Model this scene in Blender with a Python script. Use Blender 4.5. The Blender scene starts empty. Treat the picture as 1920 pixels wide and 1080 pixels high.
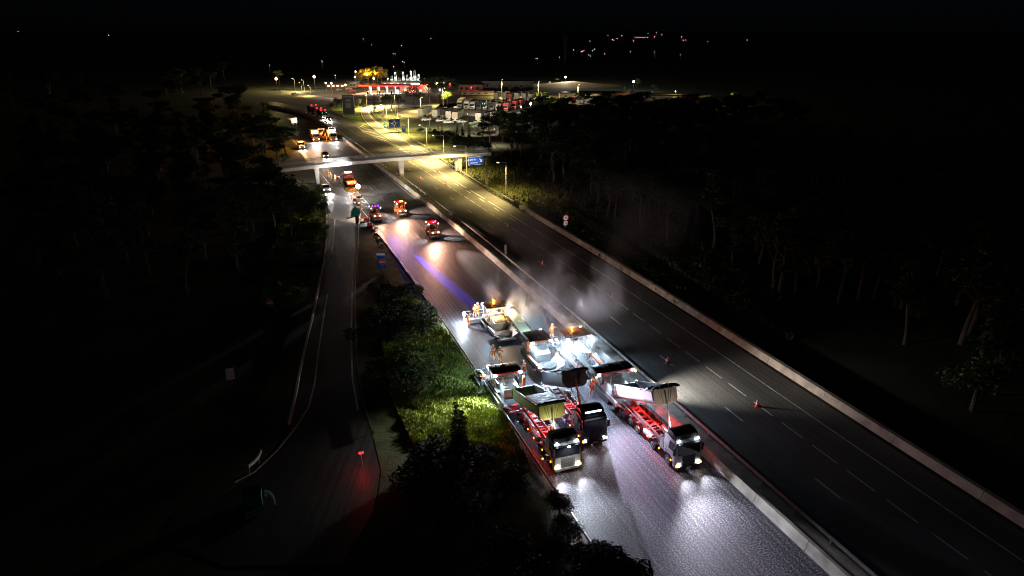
import bpy, bmesh, math, random
from mathutils import Vector, Matrix
random.seed(7)
D = bpy.data
SC = bpy.context.scene
COL = SC.collection
PI = math.pi
# ------------------------------------------------------------------ camera, world, faint fill, exposure
FPX, PITCH, CAMH = 1300.0, 0.3542, 36.65
cam = D.cameras.new("camera"); camo = D.objects.new("camera", cam); COL.objects.link(camo)
camo.location = (0, 0, CAMH); camo.rotation_euler = (PI/2 - PITCH, 0, 0)
cam.sensor_width = 36; cam.lens = 36*FPX/1920; cam.clip_end = 9000; cam.clip_start = 0.5
SC.camera = camo
w = D.worlds.new("World"); SC.world = w; w.use_nodes = True
nt = w.node_tree; bg = nt.nodes["Background"]
sky = nt.nodes.new("ShaderNodeTexSky"); sky.sky_type = 'NISHITA'; sky.sun_disc = False
sky.sun_elevation = math.radians(35); sky.sun_rotation = math.radians(200)
tint = nt.nodes.new("ShaderNodeMix"); tint.data_type = 'RGBA'; tint.blend_type = 'MULTIPLY'; tint.inputs[0].default_value = 1; tint.inputs[7].default_value = (.6, .75, 1.25, 1)
nt.links.new(sky.outputs[0], tint.inputs[6]); nt.links.new(tint.outputs[2], bg.inputs[0]); bg.inputs[1].default_value = 0.00026
sun = D.lights.new("faint_fill", 'SUN'); sun.energy = 0.014; sun.angle = math.radians(0.5); sun.color = (.92, .95, 1)  # faint fill light added to lift the dark trees and ground
suno = D.objects.new("faint_fill", sun); COL.objects.link(suno)
suno.rotation_euler = Vector((0.45, 0.6, -0.62)).to_track_quat('-Z', 'Y').to_euler()
SC.view_settings.view_transform = 'Standard'; SC.view_settings.look = 'None'
SC.view_settings.exposure = 0; SC.view_settings.gamma = 1
SC.cycles.use_denoising = True
SC.cycles.max_bounces = 5; SC.cycles.diffuse_bounces = 2; SC.cycles.glossy_bounces = 2
SC.cycles.pixel_filter_type = 'BLACKMAN_HARRIS'; SC.cycles.filter_width = 1.05
SC.cycles.use_adaptive_sampling = False; SC.cycles.light_sampling_threshold = 0.0
SC.cycles.volume_bounces = 0; SC.cycles.transmission_bounces = 3
SC.cycles.sample_clamp_indirect = 3; SC.cycles.use_light_tree = True
SC.cycles.volume_step_rate = 1.0; SC.cycles.volume_max_steps = 96

# ------------------------------------------------------------------ picture ray -> point, motorway frame
def at(u, v, z=0.0):
    dx = (u-960)/FPX; c = (540-v)/FPX
    dy = math.cos(PITCH)+c*math.sin(PITCH); dz = -math.sin(PITCH)+c*math.cos(PITCH)
    t = (z-CAMH)/dz
    return Vector((dx*t, dy*t, z))
def aty(u, v, Y):
    dx = (u-960)/FPX; c = (540-v)/FPX
    dy = math.cos(PITCH)+c*math.sin(PITCH); dz = -math.sin(PITCH)+c*math.cos(PITCH)
    t = Y/dy
    return Vector((dx*t, Y, CAMH+dz*t))
def proj(p):
    zc = p[1]*math.cos(PITCH)-(p[2]-CAMH)*math.sin(PITCH); yc = p[1]*math.sin(PITCH)+(p[2]-CAMH)*math.cos(PITCH)
    if zc < 1: return -1e5, -1e5
    return 960+FPX*p[0]/zc, 540-FPX*yc/zc
def top_of(base, v):
    lo, hi = 0.0, 60.0
    for _ in range(40):
        m = (lo+hi)/2
        if proj((base[0], base[1], m))[1] > v: lo = m
        else: hi = m
    return lo
SS = [-140+0.5*i for i in range(981)]
RX, RY, RA = [0.0], [0.0], []
for s_ in SS:
    q = max(-70, min(300, s_))
    RA.append(1.9165+0.0484e-2*q+0.11e-4*q*q/2-0.228e-6*q**3/3+0.0865e-8*q**4/4)
for i in range(1, len(SS)):
    a_ = (RA[i]+RA[i-1])/2
    RX.append(RX[-1]+.5*math.cos(a_)); RY.append(RY[-1]+.5*math.sin(a_))
i0 = 280
ox, oy = RX[i0]-13.48, RY[i0]-87.88
RX = [x-ox for x in RX]; RY = [y-oy for y in RY]
def R(s, d, z=0.0):
    t = (s+140)*2; i = max(0, min(len(SS)-2, int(t))); k = t-i
    x = RX[i]+(RX[i+1]-RX[i])*k; y = RY[i]+(RY[i+1]-RY[i])*k; a = RA[i]+(RA[i+1]-RA[i])*max(0, min(1, k))
    return Vector((x+d*math.sin(a), y-d*math.cos(a), z))
def RAng(s):
    return RA[max(0, min(len(SS)-1, int((s+140)*2)))]
def sd(p):
    b = min(range(0, len(SS)), key=lambda i: (RX[i]-p[0])**2+(RY[i]-p[1])**2)
    a = RA[b]
    return SS[b], (p[0]-RX[b])*math.sin(a)-(p[1]-RY[b])*math.cos(a)

# ------------------------------------------------------------------ materials
MATS = {}
def mat(name, color, rough=0.6, metal=0.0, var=0.25, scale=3.0, bump=0.0, bscale=20.0, emit=None, es=0, coat=0.0):
    if name in MATS: return MATS[name]
    m = D.materials.new(name); m.use_nodes = True; n = m.node_tree.nodes; l = m.node_tree.links
    b = n["Principled BSDF"]; b.inputs["Roughness"].default_value = rough; b.inputs["Metallic"].default_value = metal
    if coat: b.inputs["Coat Weight"].default_value = coat
    tc = n.new("ShaderNodeTexCoord")
    if var > 0:
        no = n.new("ShaderNodeTexNoise"); no.inputs["Scale"].default_value = scale; no.inputs["Detail"].default_value = 5
        l.new(tc.outputs["Object"], no.inputs["Vector"])
        r = n.new("ShaderNodeValToRGB")
        r.color_ramp.elements[0].position = .3; r.color_ramp.elements[1].position = .7
        r.color_ramp.elements[0].color = tuple(c*(1-var) for c in color)+(1,)
        r.color_ramp.elements[1].color = tuple(min(1, c*(1+var)) for c in color)+(1,)
        l.new(no.outputs[0], r.inputs[0]); l.new(r.outputs[0], b.inputs["Base Color"])
    else:
        b.inputs["Base Color"].default_value = tuple(color)+(1,)
    if bump > 0:
        nb = n.new("ShaderNodeTexNoise"); nb.inputs["Scale"].default_value = bscale
        l.new(tc.outputs["Object"], nb.inputs["Vector"])
        bp = n.new("ShaderNodeBump"); bp.inputs["Strength"].default_value = bump; bp.inputs["Distance"].default_value = .05
        l.new(nb.outputs[0], bp.inputs["Height"]); l.new(bp.outputs[0], b.inputs["Normal"])
    if emit:
        b.inputs["Emission Color"].default_value = tuple(emit)+(1,); b.inputs["Emission Strength"].default_value = es
    if emit: m.cycles.emission_sampling = 'NONE'
    MATS[name] = m
    return m
def em(name, c, s):
    return mat(name, c, .4, var=0, emit=c, es=s)
def asphalt(name, base, grit, rough, streak=.4, gscale=9.0, spec=.5, patch=.25):
    """aggregate speckle plus long streaks along the lane (UV = metres along, metres across)"""
    m = D.materials.new(name); m.use_nodes = True; n = m.node_tree.nodes; l = m.node_tree.links
    b = n["Principled BSDF"]; b.inputs["Specular IOR Level"].default_value = spec
    uv = n.new("ShaderNodeTexCoord")
    def noise(scale, vec, det=2, xs=1, ys=1):
        mp = n.new("ShaderNodeMapping"); mp.inputs["Scale"].default_value = (xs, ys, 1)
        l.new(uv.outputs["UV"], mp.inputs["Vector"])
        t = n.new("ShaderNodeTexNoise"); t.inputs["Scale"].default_value = scale; t.inputs["Detail"].default_value = det
        l.new(mp.outputs[0], t.inputs["Vector"]); return t
    g = noise(gscale, None, 2); st = noise(1.0, None, 6, .025, 3.4); pt_ = noise(.12, None, 4)
    def mm(op, a, c):
        x = n.new("ShaderNodeMath"); x.operation = op
        for i, q in enumerate((a, c)):
            if isinstance(q, (int, float)): x.inputs[i].default_value = q
            else: l.new(q, x.inputs[i])
        return x.outputs[0]
    def mr(o, a0, a1, b0, b1):
        x = n.new("ShaderNodeMapRange"); x.clamp = True
        for k, q in zip(("From Min", "From Max", "To Min", "To Max"), (a0, a1, b0, b1)): x.inputs[k].default_value = q
        l.new(o, x.inputs["Value"]); return x.outputs[0]
    gg = mr(g.outputs[0], .46, .66, 1-grit*.75, 1+grit*4.5)
    s1 = mr(st.outputs[0], .35, .65, 1-streak, 1+streak)
    p1_ = mr(pt_.outputs[0], .35, .65, 1-patch, 1+patch)
    v = mm('MULTIPLY', mm('MULTIPLY', gg, s1), p1_)
    mx = n.new("ShaderNodeMix"); mx.data_type = 'RGBA'; mx.blend_type = 'MULTIPLY'; mx.inputs[0].default_value = 1
    cb = n.new("ShaderNodeCombineColor"); [l.new(v, cb.inputs[i]) for i in range(3)]
    mx.inputs[6].default_value = tuple(base)+(1,); l.new(cb.outputs[0], mx.inputs[7])
    l.new(mx.outputs[2], b.inputs["Base Color"])
    l.new(mr(g.outputs[0], .4, .65, rough+.18, rough-.1), b.inputs["Roughness"])
    bp = n.new("ShaderNodeBump"); bp.inputs["Strength"].default_value = .45; bp.inputs["Distance"].default_value = .03
    l.new(mm('ADD', g.outputs[0], mm('MULTIPLY', st.outputs[0], .8)), bp.inputs["Height"]); l.new(bp.outputs[0], b.inputs["Normal"])
    MATS[name] = m
    return m
M_fresh = asphalt("fresh_asphalt", (.04, .039, .046), .95, .5, .6, 8.0, .5)
M_old = asphalt("worn_asphalt", (.11, .107, .1), .35, .55, .18, 14.0)
M_milled = asphalt("milled_asphalt", (.13, .125, .12), .3, .5, .5, 10.0)
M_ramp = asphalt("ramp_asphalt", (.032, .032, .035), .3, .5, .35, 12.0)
M_pave = asphalt("parking_paving", (.17, .155, .13), .2, .7, .1, 8.0)
M_paint = mat("road_paint", (.75, .75, .72), .55, var=.18, scale=1.5)
M_paintw = mat("worn_paint", (.74, .74, .7), .6, var=.4, scale=2.0)
M_conc = mat("concrete", (.42, .39, .35), .8, var=.2, scale=1.2, bump=.3, bscale=14)
M_concd = mat("dirty_concrete", (.3, .27, .23), .85, var=.35, scale=.8, bump=.4)
M_steel = mat("galvanised_steel", (.55, .55, .56), .4, .7, var=.2, scale=2)
M_dsteel = mat("dark_steel", (.06, .06, .065), .5, .5, var=.4, scale=5)
M_mach = mat("worn_machine_steel", (.3, .29, .3), .5, .2, var=.45, scale=4)
M_orange = mat("orange_paint", (.75, .2, .07), .4, var=.2, scale=3)
M_red = mat("red_paint", (.55, .035, .03), .4, var=.25, scale=3)
M_redroof = mat("dark_red_canopy", (.085, .025, .03), .35, var=.3, scale=2, coat=.3)
M_black = mat("black_plastic", (.015, .015, .018), .45, var=.3, scale=4)
M_blackp = mat("black_truck_paint", (.012, .014, .018), .22, .1, var=.2, scale=2, coat=.6)
M_white = mat("white_truck_paint", (.62, .61, .57), .35, var=.22, scale=1.5, coat=.3)
M_grey = mat("silver_truck_paint", (.42, .42, .44), .3, .2, var=.25, scale=1.5, coat=.3)
M_glass = mat("dark_glass", (.012, .014, .018), .08, var=0, coat=.5)
M_rub = mat("tyre_rubber", (.02, .02, .02), .85, var=.3, scale=8)
M_rim = mat("wheel_rim", (.4, .4, .4), .35, .8, var=.2)
M_bed = mat("pale_tipper_body", (.58, .55, .5), .45, .1, var=.18, scale=1.2, bump=.1, bscale=3)
M_bedg = mat("green_tipper_body", (.36, .42, .12), .45, .1, var=.25, scale=1.2)
M_bedd = mat("dark_tipper_body", (.035, .035, .04), .45, .3, var=.3, scale=1.2)
M_bedin = mat("scoured_steel_lining", (.2, .2, .23), .45, .4, var=.35, scale=1.5)
M_tarp = mat("black_tarpaulin", (.01, .01, .011), .55, var=.4, scale=6, bump=.5, bscale=5)
M_frame = mat("oiled_chassis_steel", (.17, .12, .1), .5, .2, var=.5, scale=4)
M_hivis = mat("hi_vis_orange", (.95, .25, .03), .7, var=.12, scale=8)
M_refl = mat("reflective_tape", (.85, .85, .8), .35, var=0)
M_skin = mat("skin", (.5, .3, .2), .6, var=.1)
M_helm = mat("white_helmet", (.8, .8, .78), .3, var=.05)
M_canv = mat("green_belt_cover", (.16, .2, .165), .6, var=.2, scale=1.5)
M_darkcan = mat("black_canopy_paint", (.02, .02, .02), .3, var=.3, scale=2, coat=.4)
M_sand = mat("pale_trailer_skin", (.62, .6, .53), .6, var=.1, scale=.8)
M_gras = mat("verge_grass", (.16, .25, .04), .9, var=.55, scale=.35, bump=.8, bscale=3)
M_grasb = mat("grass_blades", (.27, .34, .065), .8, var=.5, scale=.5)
M_soil = mat("ground_scrub", (.05, .055, .028), .95, var=.6, scale=.12, bump=.6, bscale=1.5)
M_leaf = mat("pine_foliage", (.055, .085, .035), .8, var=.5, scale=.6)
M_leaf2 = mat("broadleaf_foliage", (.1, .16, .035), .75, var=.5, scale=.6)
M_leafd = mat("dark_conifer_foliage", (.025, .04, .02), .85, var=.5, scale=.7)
M_bark = mat("pine_bark", (.1, .078, .062), .9, var=.4, scale=3, bump=.5)
M_blue = mat("sign_blue", (.02, .1, .5), .4, var=.05)
M_signw = mat("sign_white", (.85, .85, .85), .4, var=.03)
M_signr = mat("sign_red", (.7, .02, .03), .4, var=.05)
M_green = mat("green_tarpaulin", (.03, .42, .26), .5, var=.2, scale=2, bump=.6, bscale=3)
M_cream = mat("cream_wall", (.5, .45, .36), .8, var=.12)
M_brick = mat("brown_wall", (.24, .15, .1), .85, var=.3)
E_white = em("white_lamp", (1, .97, .92), 40); E_cool = em("cool_lamp", (.8, .92, 1), 40)
E_warm = em("warm_lamp", (1, .8, .55), 25); E_amber = em("amber_beacon", (1, .33, .03), 30)
E_amb2 = em("amber_marker", (1, .3, .03), 6); E_red = em("red_lamp", (1, .012, .02), 5)
E_blue = em("blue_lamp", (.04, .08, 1), 7); E_sod = em("sodium_lamp", (1, .72, .3), 20)
E_or = em("orange_lamp", (1, .42, .08), 20); E_grn = em("green_lamp", (.1, 1, .6), 6)
E_pink = em("pink_town_lamp", (1, .3, .32), 6); E_twht = em("white_town_lamp", (1, .93, .85), 6)

# ------------------------------------------------------------------ mesh builder
class MB:
    def __init__(s): s.v = []; s.f = []; s.uv = None; s.T = None
    def add(s, vs, fs):
        k = len(s.v)
        for p in vs:
            p = Vector(p); s.v.append(s.T @ p if s.T else p)
        s.f += [tuple(i+k for i in f) for f in fs]; return s
    def box(s, x0, x1, y0, y1, z0, z1):
        return s.add([(x0,y0,z0),(x1,y0,z0),(x1,y1,z0),(x0,y1,z0),(x0,y0,z1),(x1,y0,z1),(x1,y1,z1),(x0,y1,z1)],
                     [(0,3,2,1),(4,5,6,7),(0,1,5,4),(1,2,6,5),(2,3,7,6),(3,0,4,7)])
    def prism(s, poly, y0, y1):          # poly in x,z extruded along y
        n = len(poly)
        return s.add([(x, y0, z) for x, z in poly]+[(x, y1, z) for x, z in poly],
                     [tuple(range(n))[::-1], tuple(range(n, 2*n))]+[(i, (i+1)%n, n+(i+1)%n, n+i) for i in range(n)][::1])
    def prismx(s, poly, x0, x1):         # poly in y,z extruded along x
        n = len(poly)
        return s.add([(x0, y, z) for y, z in poly]+[(x1, y, z) for y, z in poly],
                     [tuple(range(n)), tuple(range(n, 2*n))[::-1]]+[(i, n+i, n+(i+1)%n, (i+1)%n) for i in range(n)])
    def prismz(s, poly, z0, z1):
        n = len(poly)
        return s.add([(x, y, z0) for x, y in poly]+[(x, y, z1) for x, y in poly],
                     [tuple(range(n))[::-1], tuple(range(n, 2*n))]+[(i, (i+1)%n, n+(i+1)%n, n+i) for i in range(n)])
    def tube(s, p, q, r, r2=None, n=8):
        p = Vector(p); q = Vector(q); r2 = r if r2 is None else r2
        d = (q-p)
        if d.length < 1e-6: return s
        d.normalize(); a = d.orthogonal().normalized(); b = d.cross(a)
        vs = [p+(a*math.cos(2*PI*i/n)+b*math.sin(2*PI*i/n))*r for i in range(n)]+[q+(a*math.cos(2*PI*i/n)+b*math.sin(2*PI*i/n))*r2 for i in range(n)]
        return s.add(vs, [tuple(range(n))[::-1], tuple(range(n, 2*n))]+[(i, (i+1)%n, n+(i+1)%n, n+i) for i in range(n)])
    def path(s, pts, r, n=6):
        for a, b in zip(pts, pts[1:]): s.tube(a, b, r, None, n)
        return s
    def ball(s, c, r, n=8, sz=1.0):
        c = Vector(c); m = max(3, n//2); vs = []; fs = []
        for j in range(1, m):
            t = PI*j/m
            for i in range(n): vs.append(c+Vector((r*math.sin(t)*math.cos(2*PI*i/n), r*math.sin(t)*math.sin(2*PI*i/n), r*sz*math.cos(t))))
        k = len(vs); vs += [c+Vector((0,0,r*sz)), c-Vector((0,0,r*sz))]
        for j in range(m-2):
            for i in range(n): fs.append((j*n+i, (j+1)*n+i, (j+1)*n+(i+1)%n, j*n+(i+1)%n))
        for i in range(n): fs.append((k, i, (i+1)%n)); fs.append((k+1, (m-2)*n+(i+1)%n, (m-2)*n+i))
        return s.add(vs, fs)
    def wheel(s, x, y, z, r, wd, n=20):
        return s.tube((x, y-wd/2, z), (x, y+wd/2, z), r, r, n)
    def build(s, name, m, parent=None, bevel=0, smooth=False, uvs=None):
        me = D.meshes.new(name); me.from_pydata([tuple(p) for p in s.v], [], s.f); me.materials.append(m)
        bm = bmesh.new(); bm.from_mesh(me)
        bmesh.ops.recalc_face_normals(bm, faces=bm.faces)
        if bevel:
            es = [e for e in bm.edges if len(e.link_faces) == 2 and e.calc_face_angle(0) > .6]
            bmesh.ops.bevel(bm, geom=es, offset=bevel, segments=2, affect='EDGES', profile=.6)
        bm.to_mesh(me); bm.free()
        if smooth:
            for p in me.polygons: p.use_smooth = True
            try: me.set_sharp_from_angle(angle=.7)
            except Exception: pass
        o = D.objects.new(name, me); COL.objects.link(o)
        if parent: o.parent = parent
        return o
def tag(o, label=None, cat=None, group=None, kind=None):
    if label: o["label"] = label
    if cat: o["category"] = cat
    if group: o["group"] = group
    if kind: o["kind"] = kind
    return o
def thing(name, loc, rz, label, cat, group=None):
    o = D.objects.new(name, None); COL.objects.link(o); o.empty_display_size = .3
    o.location = loc; o.rotation_euler = (0, 0, rz)
    return tag(o, label, cat, group)
def dup(root, loc, rz, label=None, scale=None):
    r = root.copy(); COL.objects.link(r); r.location = loc; r.rotation_euler = (0, 0, rz)
    if scale: r.scale = scale
    if label: r["label"] = label
    for c in list(root.children):
        k = c.copy(); COL.objects.link(k); k.parent = r
        for g in list(c.children):
            h = g.copy(); COL.objects.link(h); h.parent = k
            for q in list(g.children):
                u = q.copy(); COL.objects.link(u); u.parent = h
    return r
def lamp(parent, kind, loc, energy, color, to=None, angle=60, blend=.6, rad=.1, name="light"):
    ld = D.lights.new(name, kind); ld.energy = energy; ld.color = color; ld.shadow_soft_size = rad
    if kind == 'SPOT': ld.spot_size = math.radians(angle); ld.spot_blend = blend
    o = D.objects.new(name, ld); COL.objects.link(o); o.location = loc
    if to is not None: o.rotation_euler = (Vector(to)-Vector(loc)).to_track_quat('-Z', 'Y').to_euler()
    if parent: o.parent = parent
    return o

# ------------------------------------------------------------------ sheets
def strip(name, s0, s1, d0, d1, z, m, step=3.0, kind='structure', cols=1, parent=None):
    n = max(1, int((s1-s0)/step)); vs = []; fs = []; uv = []
    f0 = d0 if callable(d0) else (lambda s: d0); f1 = d1 if callable(d1) else (lambda s: d1)
    for i in range(n+1):
        s = s0+(s1-s0)*i/n
        for k in range(cols+1):
            d = f0(s)+(f1(s)-f0(s))*k/cols
            vs.append(R(s, d, z)); uv.append((s, d))
    c = cols+1
    for i in range(n):
        for k in range(cols): fs.append((i*c+k, (i+1)*c+k, (i+1)*c+k+1, i*c+k+1)[::-1])
    me = D.meshes.new(name); me.from_pydata([tuple(p) for p in vs], [], fs); me.materials.append(m)
    u = me.uv_layers.new(name="UVMap")
    for lp in me.loops: u.data[lp.index].uv = uv[lp.vertex_index]
    o = D.objects.new(name, me); COL.objects.link(o)
    if kind: o["kind"] = kind
    if parent: o.parent = parent
    bm = bmesh.new(); bm.from_mesh(me)
    for f in bm.faces:
        if f.normal.z < 0: f.normal_flip()
    bm.to_mesh(me); bm.free()
    return o
def sheet(name, pts, z, m, kind='structure', px=True):
    P = [at(*p) for p in pts] if px else [Vector(p) for p in pts]
    bm = bmesh.new(); vs = [bm.verts.new((p.x, p.y, z)) for p in P]
    f = bm.faces.new(vs)
    if f.normal.z < 0: f.normal_flip()
    bmesh.ops.triangulate(bm, faces=bm.faces)
    for f in bm.faces:
        f.normal_update()
        if f.normal.z < 0: f.normal_flip()
    me = D.meshes.new(name); u = bm.loops.layers.uv.new("UVMap")
    for f in bm.faces:
        for lp in f.loops: lp[u].uv = (lp.vert.co.y, lp.vert.co.x)
    bm.to_mesh(me); bm.free(); me.materials.append(m)
    o = D.objects.new(name, me); COL.objects.link(o); o["kind"] = kind
    return o
def ribbon(mb, P, wd, z):
    """flat painted line through ground points P"""
    L = []
    for i, p in enumerate(P):
        a = P[max(0, i-1)]; b = P[min(len(P)-1, i+1)]
        t = (b-a); t.z = 0; t.normalize(); nrm = Vector((-t.y, t.x, 0))*wd/2
        L.append((p+nrm, p-nrm))
    for (a, b), (c, d_) in zip(L, L[1:]):
        mb.add([(a.x,a.y,z),(b.x,b.y,z),(d_.x,d_.y,z),(c.x,c.y,z)], [(0,1,2,3)])
def dash(mb, s0, s1, d, wd, z, step=4.0):
    n = max(1, int((s1-s0)/step))
    ribbon(mb, [R(s0+(s1-s0)*i/n, d) for i in range(n+1)], wd, z)
def text_mesh(txt, size, m, parent, loc, rot, name="lettering", bold=0.0, ext=.004, align='CENTER'):
    cu = D.curves.new("t", 'FONT'); cu.body = txt; cu.size = size; cu.align_x = align; cu.align_y = 'CENTER'; cu.extrude = ext; cu.offset = bold
    t = D.objects.new("t", cu); COL.objects.link(t)
    dg = bpy.context.evaluated_depsgraph_get(); me = D.meshes.new_from_object(t.evaluated_get(dg))
    D.objects.remove(t); me.materials.clear(); me.materials.append(m)
    o = D.objects.new(name, me); COL.objects.link(o); o.parent = parent; o.location = loc; o.rotation_euler = rot
    return o
# ================================================================== SETTING
def hillz(x, y):
    r = math.hypot(x, y)
    t = max(0, min(1, (r-1000)/2600)); t = t*t*(3-2*t)
    return t*(26+10*math.sin(x*.0011+.5)+5*math.sin(x*.0031))
# ground to the horizon, one sheet
def build_ground():
    rs = [0, 20, 40, 70, 110, 160, 230, 330, 480, 700, 950, 1200, 1500, 1800, 2200, 2600, 3000, 3500, 4200, 5200, 7500]
    na = 96; vs = [(0, 0, -.05)]; fs = []
    for r in rs[1:]:
        for k in range(na):
            a = 2*PI*k/na; x = r*math.cos(a); y = r*math.sin(a); vs.append((x, y, -.05+(hillz(x, y) if y > 0 else 0)))
    for k in range(na): fs.append((0, 1+k, 1+(k+1)%na))
    for j in range(len(rs)-2):
        for k in range(na):
            a = 1+j*na+k; b = 1+j*na+(k+1)%na; fs.append((a, a+na, b+na, b))
    me = D.meshes.new("ground"); me.from_pydata(vs, [], fs); me.materials.append(M_soil)
    o = D.objects.new("ground", me); COL.objects.link(o); o["kind"] = "structure"
build_ground()

# motorway
def dR(s):      # right edge of the right-hand carriageway with the exit lane
    k = [(-140, 10.2), (60, 10.3), (98, 10.8), (135, 13.2), (150, 14.9), (152, 14.9)]
    for (a, b), (c, e) in zip(k, k[1:]):
        if s <= c: return b+(e-b)*(max(s, a)-a)/(c-a)
    return 14.9
def dR2(s):     # beyond the gore
    k = [(152, 6.9), (165, 7.4), (200, 8.6), (225, 7.4), (260, 5.4), (400, 5.0)]
    for (a, b), (c, e) in zip(k, k[1:]):
        if s <= c: return b+(e-b)*(max(s, a)-a)/(c-a)
    return 5.0
strip("right_carriageway", -110, 152, -4.75, dR, 0.0, M_old, 3, cols=3)
strip("far_carriageway", 152, 345, -4.75, dR2, 0.0, M_old, 3, cols=2)
def dL(s):
    k = [(-140, -22.0), (72, -22.0), (76, -21.8), (400, -22.6)]
    return -22.0 if s < 74 else -24.3
strip("fresh_carriageway", -110, 74, -22.0, -7.3, 0.0, M_fresh, 3, cols=4)
strip("milled_carriageway", 74, 345, -24.8, -7.3, 0.0, M_milled, 3, cols=3)
strip("gravel_edge", -110, 74, lambda s: -23.4-.35*math.sin(s*1.7)-.2*math.sin(s*4.1), -21.99, -.004, mat("dusty_gravel", (.16,.145,.12), .95, var=.5, scale=2.5, bump=.8, bscale=12), .5)
strip("median_strip", -110, 345, -6.5, -4.76, 0.0, M_concd, 3)
# slip road on the left, sweeping down to the lower left
rampL = [(600,335),(607,352),(612,375),(612,400),(611,450),(605,500),(595,550),(585,600),(575,640),(562,700),(553,750),(541,803),(515,850),(478,892),(430,925),(330,960)]
rampR = [(640,330),(648,352),(658,380),(665,395),(671,425),(668,480),(665,520),(663,560),(664,600),(667,690),(678,760),(698,820),(712,880),(700,960),(640,1060)]
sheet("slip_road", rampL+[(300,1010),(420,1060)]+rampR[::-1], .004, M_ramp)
sheet("slip_road_light_pool", [(612,362),(660,372),(668,400),(673,420),(640,414),(613,408)], .008, asphalt("lit_asphalt", (.16,.16,.165), .25, .4, .2, 8))  # lighter asphalt colour paints the pool of light here
# exit ramp and service roads on the right
exL = [(758,283),(741.7,270),(725,258.3),(708,246.7),(691.7,233.3),(683,225),(678,215.8),(676.7,207.5),(682,203)]
exR = [(694,207),(695,213),(700,220),(711.7,230),(730,243),(760,260),(800,280.5)]
sheet("exit_ramp", exL+[(700,203)]+exR+[(806,293)], .006, asphalt("ramp_tarmac", (.14,.135,.12), .15, .7, .15, 8))
sheet("roundabout_road", [(676,205),(690,198),(735,196),(790,197),(860,193),(905,191),(905,196),(860,199),(800,203),(745,203),(700,206)], .004, asphalt("r2", (.16,.15,.12), .15, .7, .1, 8))
sheet("service_road", [(527,168),(560,172),(593,180),(640,185),(690,187),(735,186),(745,190),(690,192),(630,190),(580,186),(545,178),(525,171)], .004, MATS["r2"])
sheet("station_apron", [(659,178.5),(693,171),(760,168),(800,168),(790,176),(731.7,178)], .35, mat("station_slab", (.6,.6,.58), .6, var=.08))
sheet("lorry_park_paving", [(742,212),(775,200),(815,203),(830,192),(850,189),(905,186),(1000,178),(1040,184),(1000,205),(985,225),(960,262),(930,258),(880,232),(825,226),(790,224),(760,221)], .004, M_pave)
sheet("lorry_park_far", [(1070,192),(1160,186),(1240,190),(1380,196),(1390,208),(1250,200),(1150,196)], .004, M_pave)
sheet("car_park_far", [(1045,158),(1085,153),(1115,158),(1100,161),(1060,162)], .004, M_pave)
# grassed areas that the lamps pick out
sheet("verge_left", [(690,395),(705,420),(722,450),(743,479),(766,511),(830,605),(874,668),(912,726),(960,800),(1000,862),(1035,920),(1085,1010),(1110,1060),(1110,1250),(760,1250),(705,960),(715,880),(700,820),(680,760),(669,690),(666,600),(668,540),(671,470),(674,425)], -.02, mat("unlit_verge_soil", (.055,.07,.022), .95, var=.55, scale=.5, bump=.8, bscale=3))  # ground colour darkened for the unlit verge
sheet("verge_exit", [(752,262),(806,288),(835,302),(900,345),(965,385),(1010,410),(1040,400),(960,345),(930,300),(880,262),(825,228),(760,222),(715,212),(703,214),(712,228)], -.02, mat("shaded_grass", (.075,.09,.025), .9, var=.5, scale=.3, bump=.6))  # darker grass copy; shade behind the lamps put into the colour
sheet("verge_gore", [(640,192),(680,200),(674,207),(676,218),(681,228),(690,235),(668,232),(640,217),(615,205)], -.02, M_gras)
sheet("verge_far", [(527,172),(560,180),(600,190),(640,192),(600,196),(560,188),(527,180)], -.02, MATS["shaded_grass"])
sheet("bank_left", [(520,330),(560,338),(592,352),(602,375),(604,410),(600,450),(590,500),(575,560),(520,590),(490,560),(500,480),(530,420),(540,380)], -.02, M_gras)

# painted markings
mk = MB(); Z1 = .012
for k in range(-9, 20): dash(mk, 13*k-3, 13*k, 0, .16, Z1)
for k in range(-26, 33):
    s1 = 8.6+k*13/3
    dash(mk, s1-3.1, s1, 3.5, .16, Z1)
dash(mk, -80, 46, 7.15, .17, Z1); 
for a in (58, 71, 84, 97, 110): dash(mk, a-10.5, a, 7.0, .25, Z1)
for k in range(8): dash(mk, 52+k*9.5, 55.2+k*9.5, 6.0, .25, Z1)
for k in range(10): dash(mk, 150+k*13, 153+k*13, .2, .16, Z1)
dash(mk, 150, 300, -4.2, .18, Z1)
mk.build("lane_markings", M_paintw).__setitem__("kind", "structure")
mk = MB()
def pxl(L, wd, z=.014): ribbon(mk, [at(*p) for p in L], wd, z)
pxl(exL[:-1], .25); pxl([(690,208),(692,214),(698,222),(709,232),(728,246),(758,264),(790,282),(798,287)], .3)
pxl([(758,283),(775,292),(798,307)], .3)
for i in range(5):
    a = at(718+i*16, 243+i*9.0); b = at(724+i*16, 246.6+i*9.0); ribbon(mk, [a, b], .18, .014)
g0 = [at(x, y) for x, y in [(681,233),(700,247),(720,259),(738,270),(752,279)]]; g1 = [at(x, y) for x, y in [(668,237),(680,246),(705,258),(733,271),(752,281)]]
ribbon(mk, g1, .22, .014)
def lerpP(P, t):
    t *= len(P)-1; i = min(int(t), len(P)-2); return P[i].lerp(P[i+1], t-i)
for i in range(19):
    t = (i+.5)/19.5
    ribbon(mk, [lerpP(g0, min(1, t*.97)), lerpP(g1, min(1, t+.045))], .75, .014)
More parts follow.
